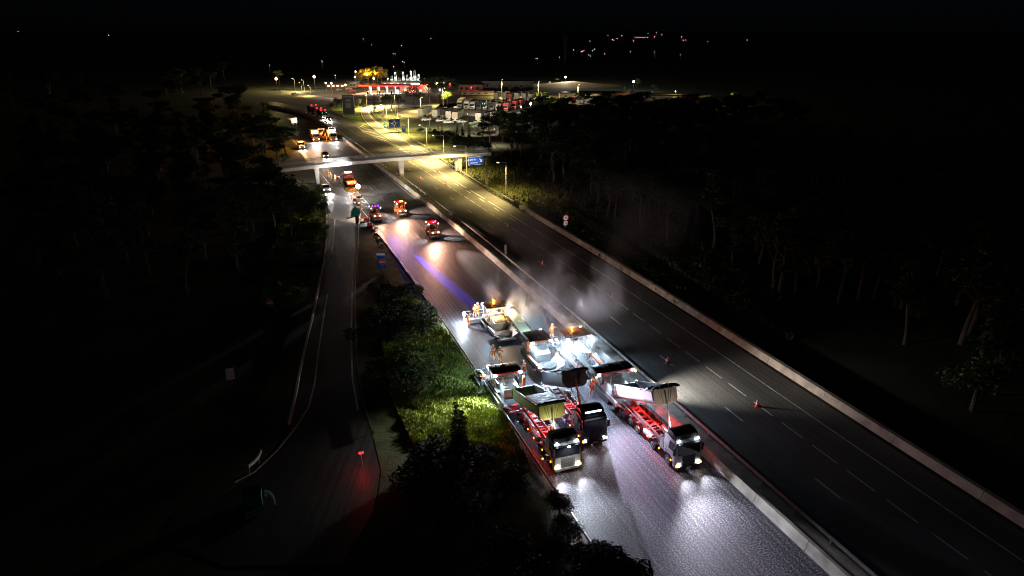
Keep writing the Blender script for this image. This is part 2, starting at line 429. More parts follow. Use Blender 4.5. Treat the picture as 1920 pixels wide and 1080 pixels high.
# chevrons on the worksite nose and edge lines
pxl([(641,344),(650,355.5),(656.2,368.7),(661.3,387),(663,398)], .28); pxl([(657.2,345.3),(673.5,363.6),(691.9,384)], .25)
for L in ([(650,353),(655.2,349.4),(661,350.5)], [(653,359),(659.5,355.3),(666,357)], [(656,366.2),(665,360.5),(674.5,363)], [(659.5,374.5),(667,368.5),(679,372.5)], [(661,382),(672,377),(686,380.5)], [(665,392),(680,386),(692,389)]):
    pxl(L, .5)
pxl([(695,300),(730,322),(790,360),(846,400)][0:1]+[(716,320),(755,345),(786,378)], .2)
for s_ in (87.5, 100.5, 113.5, 126.5): dash(mk, s_-3, s_, -11.6, .15, Z1)
for s_ in (83, 96, 109): dash(mk, s_-3, s_, -15.2, .15, Z1)
dash(mk, 100, 300, -23.9, .22, Z1); dash(mk, 74, 340, -8.0, .22, Z1)
dash(mk, 50, 74, -21.6, .18, Z1); dash(mk, 16, 50, -21.85, .14, Z1)
mk.build("worksite_markings", M_paint).__setitem__("kind", "structure")
mk = MB()
pxl([(628,410),(626,440),(622,480),(620,500)], .22, .016); pxl([(614,552),(606,600),(597,660),(590,720),(578,765),(556,800),(520,845),(478,885),(440,905)], .2, .016)
pxl([(665,425),(663,480),(660,560),(658,640),(661,710),(671,770)], .2, .016)
for y in (465, 470.5, 479, 485.5): pxl([(622,y),(657,y)], .22, .016)
for x in (622, 631, 657): pxl([(x,463),(x,473)], .25, .016); pxl([(x,478),(x,487)], .25, .016)
pxl([(637,497),(639,505)], .5, .016); pxl([(639,512),(641,520)], .4, .016); pxl([(622,395),(624,380)], .5, .016)
mk.build("slip_road_markings", M_paintw).__setitem__("kind", "structure")

# ------------------------------------------------------------------ barriers
def profile_run(name, prof, s0, s1, m, parent=None, step=2.5, gap=None):
    """closed cross-section (d, z) swept along the motorway"""
    mb = MB(); k = len(prof); segs = [(s0, s1)]
    if gap: segs = [(s0+i*gap, s0+(i+1)*gap-.05) for i in range(int((s1-s0)/gap))]
    for a0, a1 in segs:
        n = max(1, int((a1-a0)/step)); o0 = len(mb.v)
        for i in range(n+1):
            s = a0+(a1-a0)*i/n
            for d, z in prof: mb.v.append(R(s, d, z))
        for i in range(n):
            for j in range(k):
                a = o0+i*k+j; b = o0+i*k+(j+1)%k; mb.f.append((a, b, b+k, a+k))
        mb.f.append(tuple(range(o0, o0+k))); mb.f.append(tuple(range(o0+n*k, o0+n*k+k)))
    return mb.build(name, m, parent)
o = profile_run("concrete_barrier", [(-7.32,0),(-7.2,.25),(-7.05,.85),(-6.75,.85),(-6.62,.25),(-6.5,0)], -100, 330, mat("stained_barrier_concrete", (.4,.37,.33), .8, var=.38, scale=.55, bump=.35, bscale=9), gap=6.0)
tag(o, "long pale concrete barrier wall along the right edge of the freshly paved carriageway", "barrier")
o = profile_run("concrete_wall", [(10.75,0),(10.9,.3),(11.05,.8),(11.55,.8),(11.7,.3),(11.8,0)], -100, 65, gap=9.0, m= mat("weathered_parapet", (.47,.4,.33), .9, var=.3, scale=.7, bump=.4))
tag(o, "wide weathered concrete wall edging the dark wood side of the open carriageway", "wall")
def guardrail(pts, label, h=.72, sp=4.0, rw=.05, m=None, pr=.045):
    t = thing("guardrail", pts[0], 0, label, "guardrail"); b = Vector(pts[0])
    P = [Vector(p)-b for p in pts]; rl = MB()
    for a, c in zip(P, P[1:]):
        dv = (c-a); dv.z = 0; n = Vector((-dv.y, dv.x, 0)).normalized()*rw
        rl.add([a-n+Vector((0,0,h-.3)), a+n+Vector((0,0,h-.3)), a+n+Vector((0,0,h)), a-n+Vector((0,0,h)),
                c-n+Vector((0,0,h-.3)), c+n+Vector((0,0,h-.3)), c+n+Vector((0,0,h)), c-n+Vector((0,0,h))],
               [(0,1,2,3),(7,6,5,4),(0,4,5,1),(1,5,6,2),(2,6,7,3),(3,7,4,0)])
    rl.build("rail", m or M_steel, t)
    pm = MB(); pm.box(-pr, pr, -pr, pr, 0, h-.02); p0 = pm.build("post", M_steel, t)
    L = 0; cnt = 0; nxt = 0
    for a, c in zip(P, P[1:]):
        seg = (c-a).length
        while nxt <= L+seg and cnt < 98:
            q = a.lerp(c, (nxt-L)/max(seg, 1e-6))
            if cnt == 0: o = p0
            else: o = p0.copy(); COL.objects.link(o); o.parent = t
            o.location = q; cnt += 1; nxt += sp
        L += seg
    return t
guardrail([R(s, -4.95) for s in range(-90, 325, 4)], "galvanised guardrail on posts between the median strip and the open dark carriageway", .78, 4.0)
guardrail([R(s, -22.35) for s in range(-70, 12, 4)], "guardrail on pale posts at the grassy edge of the fresh asphalt beside the left tipper", .75, 4.0)
guardrail([R(s, -22.3) for s in range(14, 70, 4)], "low edge rail on the far side of the fresh asphalt beyond the shrubs", .3, 4.0)
guardrail([R(66+i*3, 11.3+ (0 if i < 8 else (i-8)*.12)) for i in range(0, 21)]+[at(*p) for p in [(815,291),(801,279),(743,245),(705,220),(694,208),(692,203)]], "lamplit guardrail following the outside of the exit ramp", .75, 4.0)
guardrail([at(*p) for p in [(605,372),(613,400),(613,450),(607,500),(597,550),(587,600),(577,640),(564,700),(555,750),(543,803)]], "pale curving guardrail on the left side of the dark slip road", .7, 3.0, rw=.13, m=mat("pale_rail", (.85,.83,.8), .5, 0, var=.1))
guardrail([at(*p) for p in [(676,405),(673,430),(671,480),(668,520),(666,560),(667,600),(670,690),(681,760),(701,820)]], "thin guardrail with studs between the slip road and the grassy triangle", .7, 3.0)
o = guardrail([at(*p) for p in [(468,888),(480,878),(488,868),(492,858)]], "short white bent end of guardrail at the dark lower left junction", .9, 1.5, m=M_signw)
o = guardrail([at(*p) for p in [(498,930),(508,933),(515,942),(518,958)]], "short curved white rail end beside the green bin at lower left", .6, 1.5, m=M_signw)

# ------------------------------------------------------------------ footbridge
BL, BR = at(520, 322, 4.1), at(915, 290, 4.1)
bd = (BR-BL).normalized(); bn = Vector((-bd.y, bd.x, 0)); BLEN = (BR-BL).length
br = thing("footbridge", (BL.x, BL.y, 0), math.atan2(bd.y, bd.x), "pale concrete footbridge with grey mesh railings spanning both carriageways", "bridge")
BH = 3.9
mb = MB(); n = 24
def arch(x): return .55*math.sin(PI*x/BLEN)
for i in range(n+1):
    x = -2+(BLEN+3)*i/n; z = BH+arch(max(0, x))
    for y, dz in [(0,-.05),(0,.78),(.2,.78),(.2,.5),(3.0,.5),(3.0,.78),(3.2,.78),(3.2,-.05),(2.3,-.2),(.9,-.2)]: mb.v.append(Vector((x, y, z+dz)))
for i in range(n):
    for j in range(10):
        a = i*10+j; b = i*10+(j+1)%10; mb.f.append((a, b, b+10, a+10))
mb.f += [tuple(range(10)), tuple(range(n*10, n*10+10))]
mb.build("deck", mat("bridge_concrete", (.72,.68,.63), .75, var=.12, scale=.6, bump=.15), br)
M_mesh = mat("railing_mesh", (.34,.35,.36), .5, .4, var=.1)
for y in (.1, 3.1):
    mb = MB()
    for i in range(n):
        x0 = (BLEN)*i/n; x1 = (BLEN)*(i+1)/n; z0 = BH+.78+arch(x0); z1 = BH+.78+arch(x1)
        mb.tube((x0, y, z0+1.3), (x1, y, z1+1.3), .045, None, 5); mb.tube((x0, y, z0+.12), (x1, y, z1+.12), .03, None, 4)
        mb.tube((x0, y, z0), (x0, y, z0+1.3), .05, None, 5)
        for k in range(14):
            x = x0+(x1-x0)*k/14; z = BH+.78+arch(x); mb.box(x-.02, x+.02, y-.015, y+.015, z+.12, z+1.3)
    mb.build("railing", M_mesh, br)
M_pier = mat("pier_concrete", (.48,.44,.4), .8, var=.2, scale=.8)
for (u, v), wd in (((598, 346), .95), ((748, 327), 1.3), ((853, 316), .9), ((842, 313), .9)):
    p = at(u, v)-br.location; x = p.x*bd.x+p.y*bd.y
    mb = MB(); y0 = .9 if u != 842 else 1.9
    mb.prism([(x-wd*.38, 0), (x+wd*.38, 0), (x+wd*.6, BH+arch(x)-.17), (x-wd*.6, BH+arch(x)-.17)], y0, y0+.9)
    mb.build("pier", M_pier, br)
# ramped path with rail from the left end
pt0, pt1 = at(524, 326, 3.4), at(583, 358, .3)
wk = thing("stairway", (pt0.x, pt0.y, 0), 0, "pale sloping stairway with thin handrail below the left end of the footbridge", "stairs")
dv = Vector((pt1.x-pt0.x, pt1.y-pt0.y, 0)); nn = Vector((-dv.y, dv.x, 0)).normalized()
mb = MB()
for k in range(22):
    a = dv*(k/22); b = dv*((k+1)/22); z = 3.4-3.1*(k+.5)/22
    mb.add([a-nn*.7+Vector((0,0,0)), a+nn*.7, b+nn*.7, b-nn*.7, a-nn*.7+Vector((0,0,z)), a+nn*.7+Vector((0,0,z)), b+nn*.7+Vector((0,0,z)), b-nn*.7+Vector((0,0,z))],
           [(3,2,1,0),(4,5,6,7),(0,1,5,4),(1,2,6,5),(2,3,7,6),(3,0,4,7)])
mb.build("steps", M_conc, wk)
mb = MB()
for s_ in (-.7, .7):
    mb.tube(nn*s_+Vector((0,0,4.4)), dv+nn*s_+Vector((0,0,1.3)), .04)
    for k in range(9):
        a = dv*(k/8)+nn*s_; z = 3.4-3.1*k/8; mb.tube(a+Vector((0,0,z)), a+Vector((0,0,z+1)), .03, None, 5)
mb.build("handrail", M_steel, wk)
# ================================================================== VEHICLES AND MACHINES (local x = forward)
def wheels(t, xs, ys, r=.5, wd=.3, paired=False):
    first = None
    for x in xs:
        for y in ys:
            if first is None:
                mb = MB(); mb.wheel(0, 0, r, r, wd); a = mb.build("wheel", M_rub, t, bevel=.03)
                mb = MB(); mb.wheel(0, 0, r, r*.52, wd+.03, 14); rim = mb.build("rim", M_rim, a)
                mb = MB(); mb.wheel(0, 0, r, r*.2, wd+.12, 8); hb = mb.build("hub", M_dsteel, a)
                first = (a, rim, hb); a.location = (x, y, 0)
            else:
                a = first[0].copy(); COL.objects.link(a); a.parent = t; a.location = (x, y, 0)
                for q in first[1:]:
                    c = q.copy(); COL.objects.link(c); c.parent = a
def small(name, m, t, *boxes, bevel=0):
    mb = MB()
    for b in boxes: mb.box(*b)
    return mb.build(name, m, t, bevel=bevel)
def headlamps(t, x, ys, z, r=.13, m=None, energy=2500, color=(1,.97,.93), angle=74, tilt=-.03, far=1.0, light=True):
    for y in ys:
        mb = MB(); mb.tube((x-.06, y, z), (x+.03, y, z), r, r*.9, 10)
        o = mb.build("headlight", m or E_white, t, smooth=False)
        if light: lamp(o, 'SPOT', (x+.1, y, z), energy, color, (x+.1+1, y, z+tilt), angle, 1.0, .08)
def cab(t, m, roofm, H=3.0, W=2.5, x=0.0, lower=None, visor=True, L=2.2):
    w_ = W/2
    mb = MB()
    mb.prism([(x-.02,.42),(x,1.1),(x-.04,1.75),(x-.22,2.75),(x-.45,H),(x-L+.25,H+.1),(x-L,H-.15),(x-L,1.0),(x-1.75,1.0),(x-1.6,1.15),(x-1.15,1.2),(x-.75,1.0),(x-.6,.42)], -w_, w_)
    mb.build("cab", m, t, bevel=.07, smooth=True)
    mb = MB(); mb.prism([(x-.45,H+.02),(x-.75,H+.42),(x-1.2,H+.55),(x-L+.3,H+.55),(x-L+.1,H-.02),(x-1,H-.05)], -w_+.1, w_-.1)
    mb.build("roof_fairing", roofm, t, bevel=.06, smooth=True)
    mb = MB(); mb.add([(x-.045,-w_+.12,1.72),(x-.045,w_-.12,1.72),(x-.23,w_-.16,2.72),(x-.23,-w_+.16,2.72),(x+.02,-w_+.12,1.72),(x+.02,w_-.12,1.72),(x-.17,w_-.16,2.72),(x-.17,-w_+.16,2.72)],
           [(0,3,2,1),(4,5,6,7),(0,1,5,4),(1,2,6,5),(2,3,7,6),(3,0,4,7)]); mb.build("windscreen", M_glass, t)
    for y in (-w_, w_):
        mb = MB(); mb.prism([(x-.35,1.8),(x-.5,2.65),(x-1.3,2.65),(x-1.45,1.8)], y-.015, y+.015); mb.build("side_window", M_glass, t)
    g = MB()
    for k in range(6): g.box(x-.02, x+.03, -.62, .62, .62+k*.16, .72+k*.16)
    g.box(x-.02, x+.01, -.66, .66, .56, 1.6); g.build("grille", lower or mat("pale_grille", (.25,.25,.24), .5), t)
    small("bumper", m if lower is None else lower, t, (x-.5, x+.08, -w_+.02, w_-.02, .3, .58), bevel=.04)
    small("number_plate", M_signw, t, (x+.08, x+.1, -.26, .26, .38, .5))
    for y in (-w_-.18, w_+.18):
        small("mirror", M_black, t, (x-.25, x-.12, y-.11, y+.11, 1.75, 2.45), (x-.35, x-.2, min(y, y*.8), max(y, y*.8), 2.4, 2.45), bevel=.03)
    if visor: small("sun_visor", lower or M_black, t, (x-.32, x+.06, -w_+.12, w_-.12, H-.3, H-.16), bevel=.03)
    mb = MB()
    for y in (-.5, .5): mb.tube((x-.02, y, 1.66), (x+.03, y*.1, 1.68), .015, None, 5)
    mb.build("wiper", M_black, t)
def tipper(s, d, label, cm, rm, lower, bedm, axles, tilt, L=10.6, H=3.0, energy=3000, dy=0, bedL=6.9, tarp=1, yaw=0, ramred=None, roofl=1, warm=0):
    t = thing("tipper_truck", R(s, d), RAng(s)+PI+yaw, label, "tipper truck", "tipper trucks unloading into the pavers")
    cab(t, cm, rm, H, lower=lower)
    headlamps(t, .08, (-1.0, 1.0), .72, .13, energy=energy, color=(.86,.89,1))
    if roofl:
        for y in (-.95, .95):
            mb = MB(); mb.ball((-.3, y, H+.1), .09, 8); mb.build("roof_lamp", E_cool, t)
    for k, x in enumerate((-.9, -2.9, -5.0, -6.6)):
        for y in (-1.27, 1.27): small("side_marker", E_amb2, t, (x-.07, x+.07, y-.03, y+.03, .75, .87))
    small("indicator", E_amb2, t, (-.05, .1, 1.16, 1.28, .6, .78)) ; small("indicator", E_amb2, t, (-.05, .1, -1.28, -1.16, .6, .78))
    mb = MB()
    for y in (-.42, .42): mb.box(-L+.3, -2.0, y-.05, y+.05, .85, 1.15)
    for k in range(9): mb.box(-2.6-k*.9, -2.5-k*.9, -.4, .4, .9, 1.1)
    for y in (-.95, .95):
        mb.box(-L+.5, -6.2, y-.03, y+.03, 1.22, 1.26)
        for x in (-2.4, -5.8, -6.3): mb.box(x-.05, x+.05, min(0,y), max(0,y), .98, 1.06)
    mb.build("chassis", M_frame, t)
    mb = MB()
    for y in (-1.05, 1.05):
        mb.tube((-3.3-1.2, y*.93, .85), (-5.9, y*.93, .85), .3, None, 12)
    mb.build("fuel_tank", M_steel, t, smooth=True)
    small("toolbox", M_mach, t, (-2.9, -2.35, -1.2, 1.2, 1.0, 1.9)); 
    mb = MB()
    for y in (-.85, -.55, .6, .8): mb.path([(-2.5,y,1.9),(-2.7,y,1.3),(-3.3,y*.5,1.15),(-4.4,y*.3,1.2)], .035, 5)
    mb.tube((-2.6, .3, 1.2), (-2.6, .3, 2.6), .09); mb.build("hoses", M_black, t)
    wheels(t, axles, (-1.05, 1.05), .5, .34)
    for x in axles[1:]:
        for y in (-1.08, 1.08):
            mb = MB()
            P = [(x+.62*math.cos(a), .5+.62*math.sin(a)) for a in [PI*k/8 for k in range(9)]]; Q = [(x+.57*math.cos(a), .5+.57*math.sin(a)) for a in [PI*k/8 for k in range(8, -1, -1)]]
            mb.prism(P+Q, y-.2, y+.2); mb.build("mudguard", M_black, t)
    for y in (-.95, .95): 
        small("tail_light", E_red, t, (-L-.02, -L+.1, y-.16, y+.16, .85, 1.0))
    # tipping body, raised at the front by the ram; pivot at the tail
    px, pz = -L+.2, 1.3
    M4 = Matrix.Translation((px, 0, pz)) @ Matrix.Rotation(-tilt, 4, 'Y')
    def cs(w0, z0, z1, th=0):   # rounded tub section in y,z
        pts = [(-w0, z1), (-w0, z0+.55)]
        for k in range(1, 6):
            a = PI+PI/2*k/6; pts.append((-w0+.55+.55*math.cos(a), z0+.55+.55*math.sin(a)))
        pts += [(-w0+.55, z0), (w0-.55, z0)]
        for k in range(1, 6):
            a = -PI/2+PI/2*k/6; pts.append((w0-.55+.55*math.cos(a), z0+.55+.55*math.sin(a)))
        return pts+[(w0, z0+.55), (w0, z1)]
    o_ = cs(1.24, .1, 1.55); i_ = cs(1.16, .18, 1.55)
    mb = MB(); mb.T = M4
    n = len(o_)
    vs = []; 
    for x in (0, bedL): vs += [(x, y, z) for y, z in o_]+[(x, y, z) for y, z in i_]
    fs = []
    for k in range(n-1):
        fs += [(k, k+1, 2*n+k+1, 2*n+k), (n+k, 3*n+k, 3*n+k+1, n+k+1), (k, n+k, n+k+1, k+1), (2*n+k, 2*n+k+1, 3*n+k+1, 3*n+k)]
    fs += [(0, 2*n, 3*n, n), (n-1, 2*n-1, 4*n-1, 3*n-1)]
    mb.add(vs, fs)
    mb.prismx(o_, bedL, bedL+.06)
    body = mb.build("tipper_body", bedm, t)
    mb = MB(); mb.T = M4
    lin = [(y*.985, z+.012) for y, z in i_]
    vs = [(.02, y, z) for y, z in lin]+[(bedL-.02, y, z) for y, z in lin]; fs = [(k, k+1, n+k+1, n+k) for k in range(n-1)]
    mb.add(vs, fs); mb.prismx([(y*.985, z) for y, z in i_], bedL-.04, bedL-.015); mb.build("body_lining", M_bedin, body)
    mb = MB(); mb.T = M4
    for y in (-1.27, 1.27): mb.box(0, bedL, y-.04, y+.04, 1.5, 1.6)
    for y in (-1.27, 1.27):
        for x in (.1, bedL-.1): mb.box(x-.06, x+.06, y-.04, y+.04, .6, 1.5)
    mb.box(bedL+.02, bedL+.1, -1.24, 1.24, 1.5, 1.62)
    for y in (-.75, -.45, .45, .75): mb.add([(bedL+.06,y-.05,1.5),(bedL+.06,y+.05,1.5),(bedL+.06,y*.5+.05,.2),(bedL+.06,y*.5-.05,.2),(bedL+.16,y-.05,1.5),(bedL+.16,y+.05,1.5),(bedL+.16,y*.5+.05,.2),(bedL+.16,y*.5-.05,.2)],[(0,3,2,1),(4,5,6,7),(0,1,5,4),(1,2,6,5),(2,3,7,6),(3,0,4,7)])
    mb.build("body_rib", bedm, body)
    mb = MB(); mb.T = M4          # sheet bunched at the front of the tub
    rnd = random.Random(int(s*7))
    x0 = bedL-(1.1 if tarp == 1 else 3.4 if tarp == 2 else .9)
    nx, ny = (8 if tarp != 2 else 18), 16; k0 = len(mb.v); V = []
    for i in range(nx+1):
        for j in range(ny+1):
            V.append((x0+(bedL+.45-x0)*i/nx, -1.42+2.84*j/ny+rnd.uniform(-.03,.03), 1.68+rnd.uniform(0,.05 if tarp == 2 else .16)+(.12 if i == nx-1 else 0)-(.12 if j in (0, ny) else 0)))
    V2 = [(x, y, z-.14) for x, y, z in V]; c = ny+1; m_ = len(V); F = []
    for i in range(nx):
        for j in range(ny):
            a = i*c+j; F += [(a, a+c, a+c+1, a+1), (m_+a, m_+a+1, m_+a+c+1, m_+a+c)]
    for i in range(nx):
        a = i*c; F += [(a, m_+a, m_+a+c, a+c)]; a = i*c+ny; F += [(a, a+c, m_+a+c, m_+a)]
    for j in range(ny):
        a = j; F += [(a, a+1, m_+a+1, m_+a)]; a = nx*c+j; F += [(a, m_+a, m_+a+1, a+1)]
    mb.add(V+V2, F); mb.build("tarpaulin", M_tarp, t)
    mb = MB(); mb.T = M4           # half-round tail gate hanging open
    mb.box(-.12, -.02, -1.2, 1.2, .5, 1.45); mb.build("tailgate", bedm, body)
    top = M4 @ Vector((bedL+.22, 0, .9)); base = Vector((-2.75, 0, 1.15))
    mb = MB(); q = base.lerp(top, .45); q2 = base.lerp(top, .75)
    mb.tube(base, q, .13, None, 12); mb.tube(q, q2, .1, None, 12); mb.tube(q2, top, .07, None, 12)
    mb.build("hydraulic_ram", ramred or M_steel, t, smooth=True)
    if t is None: pass
    if warm: lamp(t, 'SPOT', (-2.35, 0, 3.0), warm, (1,.8,.6), (-5, 0, 4.6), 130, .7, .1)
    return t
W = tipper(-34.3, -9.85, "silver cab tipper truck nearest the concrete barrier with its pale body raised", M_grey, M_black, M_black, M_bed, (-1.4, -4.1, -7.0, -8.4, -9.8), .40, L=11.6, H=2.95, bedL=7.8, energy=2600, warm=260)
B = tipper(-28.0, -15.95, "glossy black cab tipper truck between the two pale ones with dark raised body", M_blackp, M_blackp, M_black, M_bedd, (-1.4, -3.4, -7.4, -8.8), .42, L=10.4, H=3.0, energy=500, bedL=6.2, ramred=M_frame, roofl=0)
Lt = tipper(-31.0, -20.05, "white cab tipper truck beside the grass verge with green sided raised body", M_white, M_black, None, M_bedg, (-1.4, -3.4, -7.8, -9.2), .26, L=11.2, H=2.85, energy=2200, tarp=2, bedL=7.6, warm=160)
# red lamps added inside the chassis to tint it like tail-light glow
for t, x, e in ((W, -6.2, 300), (W, -8.8, 340), (Lt, -5.0, 200), (Lt, -8.4, 180), (B, -6.0, 150)):
    mb = MB(); mb.box(x-.1, x+.1, -.06, .06, 1.16, 1.24); o = mb.build("added_red_lamp", E_red, t)
    lamp(o, 'POINT', (x, 0, 1.5), e, (1, .03, .03), rad=.1)
for y in (1.32,): 
    mb = MB(); mb.box(-9.6, -9.4, y-.04, y+.04, .72, .82); o = mb.build("marker_lamp", E_red, W)
lamp(W, 'SPOT', (-10.8, -1.5, .75), 26000, (1,.01,.02), (0, -1.75, 0), 8, .8, .04)
lamp(Lt, 'SPOT', (-10.2, -1.5, .75), 9000, (1,.01,.02), (0, -1.7, 0), 8, .8, .04)
mb = MB(); mb.box(-1.5, 1.2, -.5, .5, 0, .02); 
# blue floor lamp behind the white cab
mb = MB(); mb.box(-2.6, -2.45, 1.1, 1.3, 2.15, 2.3); o = mb.build("work_lamp", E_blue, Lt)
lamp(o, 'SPOT', (-2.6, 1.35, 2.1), 1500, (.08,.3,1), (-4.9, 1.9, 0), 58, .3, .08)

def machine(name, label, s, d, cw, cl, ch, roof, hull, cat="paver", floods=((1,-1),(1,1)), fe=1500, beacon=None, screed=0, hopper=True, conv=None, side=None, bodyw=2.5, trim=None, group="asphalt paving machines", fcol=(.55,.76,1), yaw=0):
    t = thing(name, R(s, d), RAng(s)+PI+yaw, label, cat, group)
    w_ = bodyw/2
    for y in (-w_+.2, w_-.2):
        mb = MB(); mb.prism([(-2.2,.35),(-2.0,.05),(2.0,.05),(2.3,.4),(2.0,.75),(-2.0,.75)], y-.18, y+.18)
        for k in range(18): mb.box(-2.0+k*.23, -1.9+k*.23, y-.2, y+.2, .0, .06)
        mb.build("track", M_rub, t, bevel=.02)
    mb = MB(); mb.prism([(-1.6,.45),(2.3,.45),(2.3,1.75),(1.3,2.05),(.5,2.05),(.4,1.45),(-1.6,1.4)], -w_+.38, w_-.38)
    for k in range(6): mb.box(1.35+k*.15, 1.4+k*.15, -w_+.5, w_-.5, 1.96-k*.03, 2.0-k*.03)
    mb.build("hull", hull, t, bevel=.05, smooth=True)
    mb = MB(); mb.box(-1.9, .5, -w_, w_, 1.42, 1.52); mb.box(-2.3,-1.9,-w_+.2,w_-.2,.9,1.0); mb.build("platform", M_mach, t)
    for y in (-.65, .65):
        mb = MB(); mb.box(-.9, -.35, y-.25, y+.25, 1.8, 1.95); mb.box(-1.0, -.85, y-.25, y+.25, 1.9, 2.5); mb.box(-.7,-.55,y-.05,y+.05,1.5,1.8); mb.build("seat", M_black, t, bevel=.03)
    mb = MB(); mb.box(.05, .3, -w_+.2, w_-.2, 1.5, 2.3); mb.box(-.1,.35,-.3,.3,2.2,2.4); mb.build("console", M_mach, t, bevel=.03)
    mb = MB()
    for x in (-cl/2+.1, cl/2-.1):
        for y in (-cw/2+.12, cw/2-.12):
            mb.tube((x, y, ch), (max(-1.8, min(.45, x)), max(-w_+.05, min(w_-.05, y)), 1.5), .045)
    mb.build("canopy_post", M_steel, t)
    mb = MB(); P = []
    for k in range(9): u_ = -1+2*k/8; P.append((u_*cl/2, ch+.16-.12*u_*u_))
    P += [(cl/2, ch-.08), (cl/2-.08, ch-.08), (-cl/2+.08, ch-.08), (-cl/2, ch-.08)]
    mb.prism(P, -cw/2, cw/2)
    c = mb.build("canopy", roof, t, bevel=.03, smooth=True)
    mb = MB()
    for k in range(3): y = -cw/2+cw*(k+1)/4; mb.box(-cl*.4, cl*.4, y-.02, y+.02, ch+.1, ch+.2)
    mb.box(-.35,.35,-.4,.2,ch+.12,ch+.24); mb.build("canopy_rib", roof, c)
    if trim: small("canopy_fascia", trim, t, (cl/2-.02, cl/2+.05, -cw/2+.3, cw/2-.3, ch-.2, ch+.02))
    for fx, fy in floods:
        x = fx*(cl/2+.12); y = fy*(cw/2-.15)
        o = small("floodlight", E_cool, t, (x-.07, x+.07, y-.16, y+.16, ch-.22, ch-.02))
        lamp(o, 'SPOT', (x+fx*.15, y, ch-.15), fe, fcol, (x+fx*1.0, y+fy*.25, ch-.85), 150, .7, .12)
    if beacon:
        mb = MB(); mb.tube((-cl*.3, 0, ch+.1), (-cl*.3, 0, ch+.42), .09); o = mb.build("beacon", beacon[0], t)
        if beacon[1]: lamp(o, 'POINT', (-cl*.3, 0, ch+.6), beacon[1], (1, .35, .05), rad=.1)
    if hopper:
        mb = MB()
        for sg in (-1, 1):
            mb.add([(2.3,sg*.7,.75),(4.5,sg*.7,.65),(4.6,sg*1.65,1.25),(2.3,sg*1.65,1.55),(2.3,sg*.7,.68),(4.5,sg*.7,.58),(4.6,sg*1.72,1.2),(2.3,sg*1.72,1.5)],
                   [(0,1,2,3),(7,6,5,4),(0,4,5,1),(1,5,6,2),(2,6,7,3),(3,7,4,0)])
            mb.box(2.3, 4.6, min(sg*1.65, sg*1.74), max(sg*1.65, sg*1.74), 1.1, 1.6)
        mb.box(2.3, 4.5, -.7, .7, .55, .66); mb.box(4.4, 4.75, -1.2, 1.2, .35, .6)
        mb.build("hopper", M_mach, t)
        mb = MB(); 
        for y in (-.8, .8): mb.tube((4.75, y-.35, .5), (4.75, y+.35, .5), .13, None, 10)
        mb.build("push_roller", M_steel, t)
        rn = random.Random(int(s*10)); mb = MB(); V = [(3.4, 0, 1.15)]; F = []
        for k in range(14):
            a = 2*PI*k/14; V.append((3.4+1.0*math.cos(a)*rn.uniform(.8,1), 1.3*math.sin(a)*rn.uniform(.8,1), .8+.2*abs(math.sin(a))))
        F = [(0, 1+k, 1+(k+1)%14) for k in range(14)]+[tuple(range(14, 0, -1))]
        mb.add(V, F); mb.build("asphalt_heap", mat("hot_asphalt", (.02,.018,.018), .6, bump=1, bscale=6), t)
    if screed:
        h = screed/2
        mb = MB(); mb.box(-3.5, -2.5, -h, h, .12, .5); mb.box(-2.55,-2.2,-h+.3,h-.3,.2,.8); mb.build("screed", M_mach, t, bevel=.03)
        mb = MB(); mb.box(-3.95, -3.5, -h, h, .38, .43); mb.build("walkway", M_steel, t)
        mb = MB()
        for y0, y1 in ((-h, -.4), (.4, h)):
            mb.tube((-3.9, y0, 1.35), (-3.9, y1, 1.35), .03); mb.tube((-3.9, y0, .9), (-3.9, y1, .9), .025)
            for k in range(4): y = y0+(y1-y0)*k/3; mb.tube((-3.9, y, .4), (-3.9, y, 1.35), .025)
        mb.build("handrail", M_steel, t)
        for sg in (-1, 1):
            mb = MB(); mb.box(-3.9, -1.6, min(sg*h, sg*(h+.06)), max(sg*h, sg*(h+.06)), .02, .6); mb.build("end_plate", M_steel, t)
            mb = MB(); mb.tube((-2.6, sg*1.3, .6), (1.2, sg*1.42, .95), .09); mb.box(-2.9,-2.6,sg*1.3-.1,sg*1.3+.1,.4,1.2); mb.build("tow_arm", hull, t)
            mb = MB(); mb.box(-3.3, -3.0, sg*(h-.35)-.2, sg*(h-.35)+.2, 1.2, 1.5); mb.tube((-3.15, sg*(h-.35), .5), (-3.15, sg*(h-.35), 1.25), .04); mb.build("control_box", M_black, t)
    if conv:
        L_, z1, cwid, y0 = conv
        mb = MB(); mb.add([(-1.6,y0-cwid/2,1.3),(-1.6,y0+cwid/2,1.3),(-1.6-L_,y0+cwid/2,z1),(-1.6-L_,y0-cwid/2,z1),(-1.6,y0-cwid/2,1.75),(-1.6,y0+cwid/2,1.75),(-1.6-L_,y0+cwid/2,z1+.35),(-1.6-L_,y0-cwid/2,z1+.35)],
               [(0,1,2,3),(7,6,5,4),(0,4,5,1),(1,5,6,2),(2,6,7,3),(3,7,4,0)])
        cv = mb.build("conveyor", M_canv, t, bevel=.05)
        mb = MB()
        for sg in (-1, 1):
            y = y0+sg*(cwid/2+.07)
            a = Vector((-1.6, y, 1.25)); b = Vector((-1.6-L_, y, z1-.05)); a2 = a+Vector((0,0,.65)); b2 = b+Vector((0,0,.5))
            mb.tube(a, b, .05); mb.tube(a2, b2, .05)
            for k in range(11):
                p = a.lerp(b, k/11); q = a2.lerp(b2, (k+1)/11); r_ = a2.lerp(b2, k/11); mb.tube(p, q, .035, None, 5); mb.tube(p, r_, .03, None, 5)
        mb.build("conveyor_truss", M_dsteel, cv)
        mb = MB(); mb.tube((-1.6-L_, y0-cwid/2-.1, z1+.15), (-1.6-L_, y0+cwid/2+.1, z1+.15), .22, None, 12)
